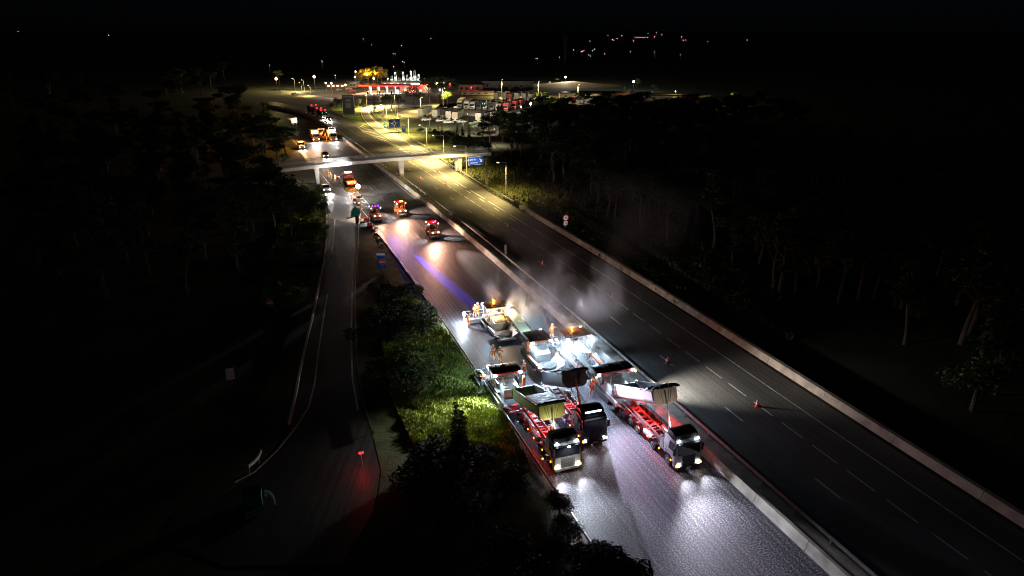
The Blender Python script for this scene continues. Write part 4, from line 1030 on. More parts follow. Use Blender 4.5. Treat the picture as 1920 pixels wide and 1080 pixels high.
POSES = [skin_person({"arm": "fwd", "bend": .25}), skin_person({"step": .22}), skin_person({"arm": "one"}), skin_person({"arm": "fwd", "bend": .5, "step": .15})]
PM = []
def person(p, rz, label, pose, dark=False, cat="person", helm=None):
    if p.z == 0: p = Vector((p.x, p.y, 0.0))
    t = thing("person", p, rz, label, cat)
    m2, hb, rb = POSES[pose]
    o = D.objects.new("body", m2); COL.objects.link(o); o.parent = t
    for k, (b, n, m_) in enumerate(((hb, "helmet", helm or M_helm), (rb, "reflective_band", M_refl))):
        if (pose, n, (helm or M_helm).name if n == "helmet" else "") not in MEMO:
            c = b.build(n, m_, t); MEMO[(pose, n, (helm or M_helm).name if n == "helmet" else "")] = c
        else:
            c = MEMO[(pose, n, (helm or M_helm).name if n == "helmet" else "")].copy(); COL.objects.link(c); c.parent = t
    t.scale = (1.08,)*3
    return t
MEMO = {}
a0 = G(0)
person(R(5.0, -17.9, .43), a0+PI, "worker in orange standing on the screed walkway of the farthest paver", 0)
person(R(3.4, -19.3), a0+2.6, "worker in orange crouching over the left end of the far paver screed", 3, helm=M_orange)
person(R(5.4, -17.3, .43), a0+2.2, "second worker in orange close behind the one on the screed walkway", 2)
person(R(-7.4, -19.3), a0+.3, "worker in orange walking on the new asphalt left of the feeder, upper of the two", 1)
person(R(-8.3, -18.75), a0-.4, "worker in pale orange standing just above the dark red canopy, lower of the two", 0)
person(R(-3.8, -10.3), a0+PI, "worker in orange standing alone in the smoke between feeder and barrier", 2)
person(R(-10.4, -12.4, 0), a0+PI, "worker in orange bending over the feeder hopper in the bright smoke", 3)
person(R(-11.0, -11.2, 1.52), a0+PI, "worker seated height at the controls of the white lit paver", 0)
person(R(-13.3, -22.15), a0+1.2, "worker in orange at the guardrail left of the red canopy paver", 3)
person(R(-13.5, -21.2), a0+2.0, "worker in orange right behind the one at the guardrail", 0)
person(R(-19.0, -11.9), a0+PI, "worker in orange beside the wide canopy feeder near the black tarpaulin", 2)
person(R(-17.3, -13.3), a0-2.4, "worker in red lit orange between the middle and right machines", 1)
person(R(-12.6, -17.35), a0, "worker in orange leaning beside the green sided tipper body, left of the black tipper", 3)
for i, (u, v, lb) in enumerate(((608,262,"worker in orange left in the group by the milling machine"),(613,266,"worker in orange in the middle of the group by the milling machine"),(621,268,"worker in orange right in the group by the milling machine"),(617,333,"walker silhouetted under the footbridge, farthest of the file"),(622,337,"walker silhouetted under the footbridge, second of the file"),(629,342,"walker silhouetted under the footbridge, third of the file"),(636,345,"walker silhouetted nearest the orange works truck"),(678,394,"worker in orange near the red and green barrier boards"))):
    person(at(u, v), i*1.1, lb, (1, 0, 2)[i % 3])

# ================================================================== CONES, SIGNS, POSTS
M_cone = mat("cone_red", (.75,.04,.02), .5, var=.1, emit=(.8,.03,.02), es=0)
cl = ["cone on the dense dashed line at the edge of the smoke","pale lit cone on the sparse dashes below the footbridge smoke","cone with a shadow beside the wide canopy feeder","cone on the dashed line farthest right in the picture","dark cone on the lamplit dashed line","cone on the dense dashes just below the footbridge","cone nearest the middle pier of the footbridge","dark cone on the sparse dashes in the lamplight"]
for (s, d), lb in zip([(6.0,3.4),(24.0,-.1),(-15.0,-.2),(-27.0,3.2),(48.5,2.9),(92.5,3.4),(101.5,-.7),(60.5,-1.3)], cl):
    t = thing("traffic_cone", R(s, d, .004), 0, lb, "cone", "traffic cones along the dashed lines")
    mb = MB(); mb.tube((0,0,.04),(0,0,.85),.19,.035,14); mb.build("cone_body", M_cone, t, smooth=True)
    mb = MB(); mb.box(-.25,.25,-.25,.25,0,.05); mb.build("cone_base", M_cone, t)
    mb = MB(); mb.tube((0,0,.3),(0,0,.45),.148,.122,14); mb.tube((0,0,.58),(0,0,.7),.1,.078,14); mb.build("reflective_band", M_refl, t, smooth=True)
def face_rot(p):     # signs face the camera side traffic
    return 0
def post_sign(u, v, name, label, cat="sign", rz=None, h=None, lean=0):
    p = at(u, v); s_, d_ = sd(p)
    t = thing(name, p, (G(s_)-PI/2) if rz is None else rz, label, cat)   # local -y faces the oncoming driver (-s)
    return t, p
def disc(t, z, r, m, nm, y=-.03, th=.03, n=28):
    mb = MB(); mb.tube((0,y,z),(0,y-th,z),r,None,n); return mb.build(nm, m, t)
# 90 limit with arrow plate
t, p = post_sign(1060, 431, "speed_limit_sign", "red bordered 90 speed limit sign above an arrow plate at the right wood")
mb = MB(); mb.tube((0,0,0),(0,0,2.9),.05); mb.build("post", M_steel, t)
disc(t, 2.45, .62, M_signr, "sign_rim"); disc(t, 2.45, .47, M_signw, "sign_face", -.065, .01)
text_mesh("90", .62, M_black, t, (0,-.082,2.45), (PI/2,0,0), "lettering", .012)
small("arrow_plate", M_signw, t, (-.4,.4,-.06,-.03,1.0,1.75))
mb = MB(); mb.add([(-.27,-.07,1.62),(-.2,-.07,1.69),(.1,-.07,1.35),(.22,-.07,1.45),(.27,-.07,1.08),(-.1,-.07,1.12),(.02,-.07,1.25)],[(0,6,2,1),(5,4,3,2,6)]); mb.build("arrow", M_black, t)
lamp(t, 'SPOT', (0,-9,6), 900, (1,.9,.8), (0,0,2.2), 12, .5, .1) if False else None
# no-entry signs
def noentry(u, v, h, r, label):
    t, p = post_sign(u, v, "no_entry_sign", label, rz=0)
    mb = MB(); mb.tube((0,.03,0),(0,.03,h),.045); mb.build("post", M_steel, t)
    disc(t, h-r, r, M_signw, "sign_rim"); disc(t, h-r, r*.92, M_signr, "sign_face", -.062, .01); small("sign_bar", M_signw, t, (-r*.62,r*.62,-.085,-.073,h-r-r*.17,h-r+r*.17)); return t
t = noentry(718, 506, 1.9, .52, "red no entry sign on a blue panel in the dark grass triangle")
small("blue_panel", M_blue, t, (-.85,.55,.03,.08,.2,2.5)); small("white_strip", M_signw, t, (-.9,.5,-.02,.02,2.5,2.85)); small("post_foot", M_steel, t, (-.6,-.5,.04,.1,0,.4))
noentry(545, 498, 1.7, .45, "faint no entry sign in the dark bushes left of the slip road, upper one")
noentry(507, 584, 1.8, .5, "faint no entry sign in the dark bushes left of the slip road, lower one")
# round sign seen from the back on the median
t, p = post_sign(846, 413, "round_sign", "grey back of a round sign behind the concrete barrier near the rollers")
mb = MB(); mb.tube((0,0,0),(0,0,2.0),.05); mb.build("post", M_steel, t); disc(t, 1.45, .5, M_steel, "sign_back", .03)
t, p = post_sign(948, 487, "narrow_sign", "narrow grey sign board on a post in the median beyond the smoke")
mb = MB(); mb.tube((0,0,0),(0,0,1.9),.05); mb.build("post", M_steel, t); small("sign_board", M_steel, t, (-.18,.18,-.06,-.02,1.0,2.7))
# orange marker post
t, p = post_sign(964, 379, "marker_post", "orange upright marker board at the start of the concrete wall")
small("board", mat("marker_orange", (.8,.3,.05), .5), t, (-.3,.3,-.05,.05,.1,1.7)); small("dark_stripe", M_blue, t, (-.04,.04,-.07,-.05,.3,1.6))
# gantry arm sign
p = at(912, 347); s_, d_ = sd(p); t = thing("gantry_sign", p, G(s_)-PI/2, "blue direction sign reading aire du Canaver hanging from a pale cantilever post", "sign")
mb = MB(); mb.prism([(-.3,0),(.3,0),(.22,6.9),(-.22,6.9)], -.22, .22); mb.build("post", mat("gantry_cream", (.5,.43,.33), .6, var=.1), t)
mb = MB(); mb.box(-6.1,.2,-.12,.12,6.5,6.8); mb.build("arm", MATS["gantry_cream"], t)
mb = MB(); mb.box(-4.75,-.85,-.28,-.16,5.4,7.4); bo = mb.build("sign_border", M_signw, t)
small("sign_face", M_blue, t, (-4.68,-.92,-.31,-.285,5.47,7.33))
text_mesh("aire du", .62, M_signw, t, (-3.62,-.325,6.75), (PI/2,0,0), "lettering", .01, align='CENTER')
text_mesh("Canaver", .66, M_signw, t, (-3.4,-.325,6.0), (PI/2,0,0), "lettering", .01, align='CENTER')
mb = MB(); mb.add([(-1.95,-.33,6.85),(-1.8,-.33,7.0),(-1.45,-.33,6.6),(-1.2,-.33,6.8),(-1.15,-.33,6.0),(-1.85,-.33,6.1),(-1.62,-.33,6.35)],[(0,6,2,1),(5,4,3,2,6)]); mb.build("arrow", M_signw, t)
# roundabout sign
p = at(740, 247); s_, d_ = sd(p); t = thing("roundabout_sign", p, G(s_)-PI/2, "big blue sign with a white roundabout diagram beside the exit ramp", "sign")
for x in (-1.6, 1.6): small("post", M_steel, t, (x-.06,x+.06,0,.12,0,4.2))
zc = 3.2; small("sign_border", M_signw, t, (-2.25,2.25,-.05,0,zc-1.7,zc+1.7)); small("sign_face", M_blue, t, (-2.18,2.18,-.08,-.052,zc-1.63,zc+1.63))
mb = MB()
for k in range(20):
    a = -PI*.4+PI*1.8*k/20; b = a+PI*1.8/20
    P = [(math.cos(a)*.75,zc+.0+math.sin(a)*.75),(math.cos(b)*.75,zc+math.sin(b)*.75),(math.cos(b)*.48,zc+math.sin(b)*.48),(math.cos(a)*.48,zc+math.sin(a)*.48)]
    mb.add([(x,-.1,z) for x,z in P],[(0,1,2,3)])
for x0,x1,z0,z1 in ((-.12,.12,zc-1.45,zc-.6),(-.12,.12,zc+.6,zc+1.2),(-1.4,-.6,zc-.1,zc+.1),(.6,1.4,zc+.02,zc+.22)): mb.box(x0,x1,-.1,-.09,z0,z1)
mb.build("roundabout_diagram", M_signw, t)
for x, z, s_ in ((-1.55, zc+.35, .3),(1.5,zc+.45,.28),(0,zc+1.38,.24)): small("place_name", M_signw, t, (x-.4,x+.4,-.1,-.09,z-.04,z+.04))
# small kiosk-like panel (blue, white head)
t, p = post_sign(757, 247, "information_panel", "small blue information pillar with white head beside the ramp")
small("panel", M_blue, t, (-.75,.75,-.15,.15,0,2.2), bevel=.03); small("panel_head", M_signw, t, (-.85,.85,-.2,.2,2.2,2.7), bevel=.03); small("pictogram", M_signw, t, (-.35,-.15,-.17,-.15,1.0,1.9), (-.35,.4,-.17,-.15,1.7,1.9), (-.35,.4,-.17,-.15,1.35,1.5))
# green diamond gore sign
t, p = post_sign(723, 239, "gore_sign", "green and white chevron bollard at the tip of the exit gore", cat="bollard")
mb = MB(); mb.tube((0,0,0),(0,0,1.7),.75,.75,18); mb.build("bollard_body", mat("bollard_green", (.02,.25,.15), .5), t, smooth=True)
for sg in (-1,1):
    mb = MB(); mb.add([(sg*.15,-.78,.3),(sg*.7,-.55,.85),(sg*.15,-.78,1.4),(sg*.15,-.83,.3),(sg*.72,-.6,.85),(sg*.15,-.83,1.4)],[(0,1,2),(5,4,3),(0,3,4,1),(1,4,5,2),(2,5,3,0)]); mb.build("white_chevron", M_signw, t)
# totem
t, p = post_sign(655, 219, "price_totem", "dark tall totem board at the left edge of the grassy island", rz=.0)
small("board", mat("totem_dark", (.03,.035,.05), .5), t, (-2.6,2.6,-.3,.3,1.2,9.6)); small("frame", M_steel, t, (-2.7,-2.6,-.32,.32,0,9.7),(2.6,2.7,-.32,.32,0,9.7),(-2.7,2.7,-.32,.32,.2,.4)); small("price_panel", mat("totem_grey", (.12,.14,.18), .5), t, (-2.2,2.2,-.33,-.3,8.6,9.3),(-1.2,1.2,-.33,-.3,4.0,6.2),(-1.2,1.2,-.33,-.3,6.8,7.8))
# white works sign far left
t, p = post_sign(554, 244, "lane_closure_sign", "blank white board with a stepped outline standing in the dark left of the far carriageway", rz=.15)
mb = MB(); mb.add([(-2.6,0,4.6),(1.0,0,4.9),(1.0,0,2.9),(-1.2,0,2.6),(-1.2,0,3.5),(-1.5,0,4.0),(-2.6,0,4.3),(-2.6,.1,4.6),(1.0,.1,4.9),(1.0,.1,2.9),(-1.2,.1,2.6),(-1.2,.1,3.5),(-1.5,.1,4.0),(-2.6,.1,4.3)],[(0,1,2,3,4,5,6),(13,12,11,10,9,8,7)]+[(i,(i+1)%7,7+(i+1)%7,7+i) for i in range(7)])
mb.build("board", M_signw, t); small("post", M_steel, t, (-.6,-.5,.1,.2,0,3.5),(.6,.7,.1,.2,0,3.5))
# white board and others on left, dark
t, p = post_sign(436, 722, "white_board", "small tilted white board in the dark scrub at far left", rz=.5); small("board", M_signw, t, (-.5,.35,-.04,0,.7,2.1)); small("post", M_steel, t, (-.05,.05,0,.08,0,.8))
t, p = post_sign(899, 216, "warning_sign", "white triangle sign in the grass right of the ramp end", rz=0) if False else (None, None)
def tri(u, v, label, m):
    t, p = post_sign(u, v, "warning_sign", label, rz=0); mb = MB(); mb.prism([(-.9,1.2),(.9,1.2),(0,2.8)], -.04, 0); mb.build("sign_face", m, t); mb = MB(); mb.tube((0,.03,0),(0,.03,1.4),.05); mb.build("post", M_steel, t)
tri(706, 214, "white triangular warning sign at the top of the exit ramp", M_signw)
tri(845, 424, "x", M_signw) if False else None
t, p = post_sign(718, 223, "arrow_board", "pinkish curve marker boards on the outside bend of the exit ramp", rz=0)
mb = MB(); mb.prism([(-1.1,.8),(-.3,2.9),(.4,3.1),(1.1,2.2),(.6,.6)], -.05, 0); mb.build("board", mat("pink_board", (.6,.42,.32), .6), t); mb = MB(); mb.tube((0,.03,0),(0,.03,1.5),.06); mb.build("post", M_steel, t)
t, p = post_sign(668, 421, "covered_sign", "sign wrapped in a green tarpaulin on a black post beside the slip road")
p_ = p
mb = MB(); rn = random.Random(3)
mb.add([(-.95,-.25,1.7),(-.75,-.3,2.9),(0,-.25,3.7),(.55,-.3,3.3),(1.05,-.25,2.75),(.85,-.3,2.5),(.75,-.28,1.95),(0,-.45,1.9),(-.95,.25,1.7),(-.75,.3,2.9),(0,.25,3.7),(.55,.3,3.3),(1.05,.25,2.75),(.85,.3,2.5),(.75,.28,1.95),(0,.35,1.9),(0,-.42,2.8),(0,.4,2.8)],
       [(16,1,0),(16,2,1),(16,3,2),(16,4,3),(16,5,4),(16,6,5),(16,7,6),(16,0,7),(17,8,9),(17,9,10),(17,10,11),(17,11,12),(17,12,13),(17,13,14),(17,14,15),(17,15,8)]+[(i,(i+1)%8,8+(i+1)%8,8+i) for i in range(8)])
mb.build("tarpaulin", M_green, t, smooth=False)
mb = MB(); mb.box(-.1,.4,-.1,.15,0,1.95); mb.build("post", M_black, t); mb = MB(); mb.box(.4,.55,-.15,.15,.3,1.8); mb.build("red_side", M_signr, t); mb = MB(); mb.tube((-1.6,0,1.45),(0,-.1,1.75),.1); mb.ball((-1.65,0,1.5),.18); mb.build("bracket", M_black, t)
# barrier boards and the lamp on the nose
for k, (u, v, c, lb) in enumerate(((667,380,M_signr,"red and white barrier board on the hatched nose"),(673,381,mat("yellow_green_board", (.45,.5,.12), .6),"yellowish crate beside the red board on the hatched nose"),(688,417,M_signr,"red board on the tip of the hatched nose beside the first roller"),(693,427,M_signr,"red plastic barrier pieces piled at the start of the grass triangle"))):
    t = thing("barrier_board", at(u, v), .3*k, lb, "barrier board"); small("board", c, t, (-.55,.55,-.08,.08,.3,1.0), bevel=.02); small("foot", M_signw if k % 2 == 0 else M_black, t, (-.6,-.4,-.3,.3,0,.3),(.4,.6,-.3,.3,0,.3))
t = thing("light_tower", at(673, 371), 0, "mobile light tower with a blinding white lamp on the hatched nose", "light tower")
mb = MB(); mb.tube((0,0,.5),(0,0,2.4),.05); mb.build("mast", M_steel, t); mb = MB(); mb.ball((0,0,2.75),.5,16); o = mb.build("halo_globe", em("halo_lamp", (1,.97,.93), 80), t, smooth=True); lamp(o, 'SPOT', (0,0,3.4), 3000, (1,.96,.92), (0,0,0), 152, .9, .1); lamp(o, 'SPOT', (0,0,3.4), 9000, (1,.96,.92), (8,14,5), 80, .8, .1)  # globe oversized for the lamp's bloom; second spot added to brighten the bridge
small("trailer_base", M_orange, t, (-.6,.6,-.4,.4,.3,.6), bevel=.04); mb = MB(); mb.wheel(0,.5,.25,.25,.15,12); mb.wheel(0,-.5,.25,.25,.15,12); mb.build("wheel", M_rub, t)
# red lamp trailer in the dark at the lower left
t = thing("warning_lamp", at(679, 872), 0, "pair of small red warning lamps glowing in the dark beside the lower slip road", "warning lamp")
mb = MB(); mb.tube((0,0,0),(0,0,1.2),.04); mb.build("post", M_steel, t)
mb = MB(); mb.ball((-.1,0,1.25),.13); mb.ball((.16,-.05,1.35),.1); o = mb.build("lamp_head", E_red, t); lamp(o, 'POINT', (0.3,-.8,1.3), 45, (1,.02,.02), rad=.1)
o = thing("side_marker_post", at(1017, 878), 0, "amber glowing marker beside the left tipper cab", "marker"); mb = MB(); mb.ball((0,0,1.0),.09); mb.build("lamp_head", E_amb2, o); mb = MB(); mb.tube((0,0,0),(0,0,.95),.03); mb.build("post", M_steel, o)
o = thing("garbage_bin", at(476, 945), .3, "dark green container at the dark lower left junction", "container"); small("bin_body", mat("bin_green", (.02,.3,.2), .5), o, (-.7,.7,-.5,.5,0,1.3), bevel=.05); small("lid", M_black, o, (-.72,.72,-.52,.52,1.3,1.4))
for k, (u, v) in enumerate(((706,440),(708,448),(700,432),(712,458),(704,428),(697,424))): 
    o = thing("rubble_piece", at(u, v), k*1.3, ["reddish","pale","orange","broken grey","white","striped"][k]+" debris lying along the edge of the new asphalt near the first roller", "debris"); mb = MB(); mb.prism([(-.5,0),(.45,0),(.3,.35),(-.2,.5),(-.55,.25)], -.35, .3); mb.build("chunk", (M_orange, M_conc, M_orange, M_conc, M_signw, M_signr)[k], o)

# ================================================================== LAMP POSTS
M_pole = mat("lamp_pole_steel", (.5,.48,.44), .5, .3, var=.1)
def lamppost(u, v, vtop, label, armdir=None, m=E_sod, e=0, col=(1,.74,.26), arm=1.3, hr=.16, aim=None, group="street lamps of the rest area", pt=False, spot=150, b=None, h=None, globe=False, lit=True):
    b = at(u, v) if b is None else b; h = top_of(b, vtop) if h is None else h
    if armdir is None: armdir = Vector((-1, .1, 0))
    a = Vector(armdir).normalized()
    t = thing("street_lamp", b, math.atan2(a.y, a.x), label, "street lamp", group)
    mb = MB(); mb.tube((0,0,0),(0,0,h),.1,.07,8); mb.build("pole", M_pole, t)
    if globe:
        mb = MB(); mb.ball((0,0,h+hr),hr,10); hd = mb.build("lamp_head", m, t); lp = (0,0,h+hr*2.2)
    else:
        mb = MB(); mb.tube((0,0,h-.1),(arm,0,h+.12),.045); mb.box(arm-.1,arm+.55,-.14,.14,h+.06,h+.18); mb.build("arm", M_pole, t)
        mb = MB(); mb.box(arm,arm+.5,-hr*.7,hr*.7,h,h+.055); hd = mb.build("lamp_head", m if lit else M_signw, t); lp = (arm+.25,0,h-.08)
    if e:
        if pt: lamp(hd, 'POINT', lp, e, col, rad=.2)
        elif aim:
            q = at(*aim); bpy.context.view_layer.update(); q = t.matrix_world.inverted() @ Vector((q.x, q.y, 2)); lamp(hd, 'SPOT', lp, e, col, q, 110, .9, .15)
        else: lamp(hd, 'SPOT', lp, e, col, (lp[0]+.35, 0, 0), spot, .8, .15)
    return t
tw = lambda s: Vector((-math.sin(G(s)), math.cos(G(s)), 0))
SE = 34000
lamppost(949, 368, 304, "lamp post right of the gantry sign, nearest of the row", tw(74), e=15000, arm=1.8)
lamppost(875, 328, 273, "tall lamp post in front of the right part of the footbridge", tw(104), e=SE*.75, arm=3)
lamppost(833, 300, 253, "lamp post just behind the footbridge near the red round sign", tw(130), e=SE*1.3, arm=3)
lamppost(801, 278, 234, "lamp post behind the roadside rail left of the dark conifers", tw(150), e=SE*1.0, arm=2)
lamppost(767, 255, 217, "thin lamp post below the parked grey trailer", tw(180), e=SE*1.0, arm=2)
lamppost(747, 245, 206, "thin lamp post right of the big blue roundabout sign", tw(200), e=SE*1.0, arm=2)
lamppost(726, 232, 196, "lamp post left of the big blue roundabout sign", tw(220), e=SE*1.0, arm=2)
lamppost(742, 218, 176, "tall bright lamp post in front of the black round trees", (-.6,.5,0), e=SE*1.4, arm=1)
lamppost(688, 205, 172, "lamp post behind the tip of the grassy island", (.5,.5,0), e=SE*3)
lamppost(713, 200, 182, "lamp post beside the slim cypress", (.2,.8,0), e=SE*3)
lamppost(789, 208, 182, "lamp post above the lone grey trailer", (.4,-.5,0), e=SE*.9)
lamppost(831, 198, 165, "lamp post with bright bracket next to the pale bush", (.5,-.4,0), e=SE*1.2)
lamppost(941, 181, 149, "lamp post behind the farthest lorry row, left one", (.2,-.8,0), e=SE*1.2)
lamppost(1009, 182, 153, "lamp post beside the yellow lit bush", (.2,-.8,0), e=SE*1.4)
lamppost(1083, 190, 158, "tall mast lamp on the far lorry park", (.2,-.8,0), e=SE*1.4)
lamppost(1060, 159, 146, "bright globe lamp on the lit mound of the far car park", (0,-1,0), m=E_warm, e=26000, col=(1,.85,.6), globe=True, hr=.5, pt=True)
lamppost(1187, 172, 155, "brilliant white mast lamp above the wood", (0,-1,0), m=E_cool, e=6000, col=(.95,1,.95), globe=True, hr=.6, pt=True)
lamppost(1171, 172, 163, "short unlit mast left of the brilliant white one", (0,-1,0), lit=False)
lamppost(1265, 190, 172, "thin mast with dim lamp over the brown trailers", (0,-1,0), m=E_warm, e=9000, globe=True, hr=.2, pt=True)
lamppost(1364, 195, 184, "short mast at the right end of the rest area", (0,-1,0), m=E_cool, e=3000, globe=True, hr=.3, pt=True)
lamppost(930, 275, 243, "slender lamp post against the dark wood", (-.4,1,0), e=4000, col=(1,.85,.6))
lamppost(806, 250, 222, "thin mast in front of the parked trailers", (.2,1,0), e=60000, aim=(826,212), col=(1,.86,.62), arm=.6)
lamppost(877, 262, 214, "thin mast between the two groups of parked trailers", (.1,1,0), e=70000, aim=(905,212), col=(1,.86,.62), arm=.6)
lamppost(912, 222, 190, "short mast among the second trailer group", (0,1,0), aim=(930,200), e=60000, col=(1,.86,.62), arm=.6)
for u, v, vt, lb in ((554,175,147,"first of three pale poles at the far left roadside"),(566,172,155,"second of three pale poles at the far left roadside"),(571,171,150,"third of three pale poles at the far left roadside"),(583,180,160,"pale pole near the dark bushes of the far road")):
    lamppost(u, v, vt, lb, (-1,0,0), e=13000, m=E_sod, arm=.8)
lamppost(520, 168, 150, "yellow glowing lamp at the far left end of the road", (1,0,0), e=16000, globe=True, hr=.8, pt=True, col=(1,.8,.25))
lamppost(591, 166, 146, "bright white lamp left of the fuel station", (1,0,0), m=E_warm, e=9000, globe=True, hr=.8, pt=True, col=(1,.85,.7))
for u, v, vt, m_, hr_, e_, c_, lb in ((612,172,157,E_warm,.45,3000,(1,.75,.5),"warm lamp in front of the low roofs"),(623,176,158,E_twht,.5,5000,(1,.95,.85),"white lamp post between the parked cars left of the station"),(649,178,161,E_or,.55,20000,(1,.55,.3),"orange lamp post at the left end of the station apron"),(668,152,136,E_twht,.55,3000,(1,.95,.9),"highest white lamp behind the orange trees"),(667,165,146,E_twht,.4,2500,(.95,.97,1),"small white lamp under the highest one"),(689,160,142,E_or,.75,24000,(1,.4,.02),"left orange lamp glowing over the orange lit trees"),(705,158,140,E_or,.75,24000,(1,.4,.02),"right orange lamp glowing over the orange lit trees"),(702,168,149,E_or,.6,7000,(1,.4,.02),"orange lamp in front of the orange lit trees"),(746,190,175,E_cool,.8,3000,(.8,.85,1),"round cold white lamp beside the black trees"),(636,160,156,E_twht,.4,900,(1,.9,.8),"small lamp over the low roofs, left"),(641,160,156,E_twht,.4,900,(1,.9,.8),"small lamp over the low roofs, right"),(772,165,148,E_twht,.4,2500,(1,.9,.8),"white lamp above the lit works building"),(796,160,149,E_twht,.5,2500,(1,.9,.85),"white lamp near the red shop sign"),(825,175,170,E_cool,.5,600,(.9,.95,1),"small double white lamp among dark trees")):
    lamppost(u, v, vt, lb, (0,-1,0), m=m_, e=e_, col=c_, globe=True, hr=hr_, pt=True)
for u, v, vt, m_, hr_, lb in ((820,172,161,E_sod,.9,"yellow lamp among the dark trees right of the shop"),(844,171,161,E_red,.7,"red lamp right of the yellow one among the trees"),(884,176,166,E_red,.5,"smaller red lamp at the roof edge of the dark building"),(995,215,196.5,E_cool,.45,"cold white lamp at the edge of the wood in front of the lorries"),(977,215,202,E_pink,.3,"faint pinkish lamp near the cold white one")):
    lamppost(u, v, vt, lb, (0,-1,0), m=m_, e=1500, col=(1,.6,.2) if m_ is E_sod else ((1,.1,.1) if m_ is E_red else (.9,.95,1)), globe=True, hr=hr_, pt=True)
# ================================================================== SERVICE STATION AND FAR BUILDINGS
def rect_thing(name, u0, u1, v, label, cat): 
    a = at(u0, v); b = at(u1, v); t = thing(name, a, math.atan2(b.y-a.y, b.x-a.x), label, cat); return t, (b-a).length
E_neon = em("red_neon_strip", (1, .02, .03), 2.2); E_neon2 = em("orange_red_sign", (1, .09, .02), 2.6); E_sgb = em("blue_white_sign", (.55, .7, 1), 7); E_win = em("lit_shop_window", (1, .75, .5), 2.5); E_winr = em("red_lit_panel", (1, .08, .04), 1.1)
t, L = rect_thing("fuel_station", 684, 743, 178, "fuel station with red banded canopy over a white lit forecourt", "fuel station")
h = 5.0
small("canopy_roof", mat("canopy_top", (.05,.02,.015), .6), t, (-3,L+5,-1,13,h+.15,h+.9)); small("canopy_fascia", E_neon, t, (-3.1,L+5.1,-1.15,-1.0,h,h+1.0)); small("canopy_corner", E_neon2, t, (-3.1,3,-1.2,-1.16,h+.1,h+.95), (-3.2,-3.1,-1.1,9,h,h+.9)); small("canopy_ceiling", M_white, t, (-2.9,L+4.9,-.9,12.9,h,h+.12))
for k in range(4):
    for y in (1.5, 8):
        x = 2.5+k*(L-4)/3; small("column", M_white, t, (x-.35,x+.35,y-.35,y+.35,.3,h))
for k in range(5):
    x = 3+k*(L-6)/4; o = small("ceiling_lamp", E_white, t, (x-.4,x+.4,3.6,4.4,h-.08,h-.01)); lamp(o, 'POINT', (x,4,h-.6), 1500, (1,.97,.9), rad=.4)
for k in range(3):
    x = 1.5+k*(L)/2.6; mb = MB(); mb.box(x-.5,x+.5,1.0,1.7,.35,2.0); mb.box(x-.6,x+.6,.95,1.75,2.0,2.2); mb.build("fuel_pump", (M_bedd, M_red, M_bedd)[k], t, bevel=.04)
small("island", M_white, t, (0,L,.4,2.4,.35,.5)); 
t, L = rect_thing("retaining_wall", 655, 738, 186, "low reddish brown wall below the fuel forecourt", "wall"); small("wall_face", M_brick, t, (0,L,0,.4,0,1.6)); small("coping", M_cream, t, (-.1,L+.1,-.05,.45,1.6,1.75))
t, L = rect_thing("shop_building", 750, 806, 174, "station shop with a blue white sign and an orange red sign over red lit glass", "shop")
small("wall", M_cream, t, (0,L,0,9,0,4.5)); small("roof", M_bedd, t, (-3,L+1,-1.5,10,4.5,5.0)); small("sign", E_sgb, t, (L*.42,L*.68,-1.65,-1.5,4.9,6.0)); small("sign_base", em("blue_sign_base", (.1,.15,1), 3), t, (L*.42,L*.68,-1.7,-1.66,4.8,5.1)); small("red_sign", E_neon2, t, (L*.7,L*.98,-1.65,-1.5,4.6,5.3)); small("red_panel", E_winr, t, (L*.35,L*.8,-.1,-.02,2.0,4.2)); 
for k in range(7): small("shop_window", E_win if k % 2 else E_winr, t, (k*L/8+.3,k*L/8+1.7,-.08,-.02,.8,2.2))
lamp(t, 'POINT', (L*.4,-3,3), 1200, (1,.3,.2), rad=.4); lamp(t, 'POINT', (L*.85,-3,3), 600, (1,.8,.6), rad=.4)
t, L = rect_thing("works_building", 715, 790, 163, "long low building with a dark roof in front of the white lit pylons", "building"); small("wall", M_cream, t, (0,L,0,8,0,3.2)); small("roof", M_bedd, t, (-1,L+1,-1,9,3.2,3.8)); 
for k in range(5): small("window", E_twht if k % 2 else E_win, t, (2+k*L/6,3.2+k*L/6,-.06,-.02,1.8,2.5))
lamp(t, 'POINT', (L*.3,-3,4), 1200, (1,.8,.6), rad=.4)
for k in range(9):
    u = 728+k*7.2; p = at(u, 158-(k % 3)); hh = [4,6,7.5,5,8,6,9,10,6][k]
    t = thing("lit_pylon", p, 0, "white lit steel pylon "+["first from the left","second from the left","third from the left","fourth from the left","fifth, in the middle","sixth, right of the middle","third from the right","second from the right, the tallest","last at the right"][k]+" behind the shop roof", "pylon", "white lit pylons behind the shop")
    mb = MB()
    for sg in (-1,1): mb.tube((sg*1.0,0,0),(sg*.4,0,hh),.12); 
    for j in range(4): z = hh*j/4; mb.tube((-1+.15*j,0,z),(1-.15*j-.15,0,z+hh/4),.07,None,5)
    mb.build("lattice", M_white, t); small("equipment", M_signw, t, (-1.0,1.0,-.6,.6,.5,hh*.55))
    if k % 2 == 0: small("lamp_head", E_twht, t, (-.35,.35,-.3,0,hh,hh+.4)); lamp(t, 'POINT', (1.5,-3,hh*.8), 1500, (.9,1,.95), rad=.3)
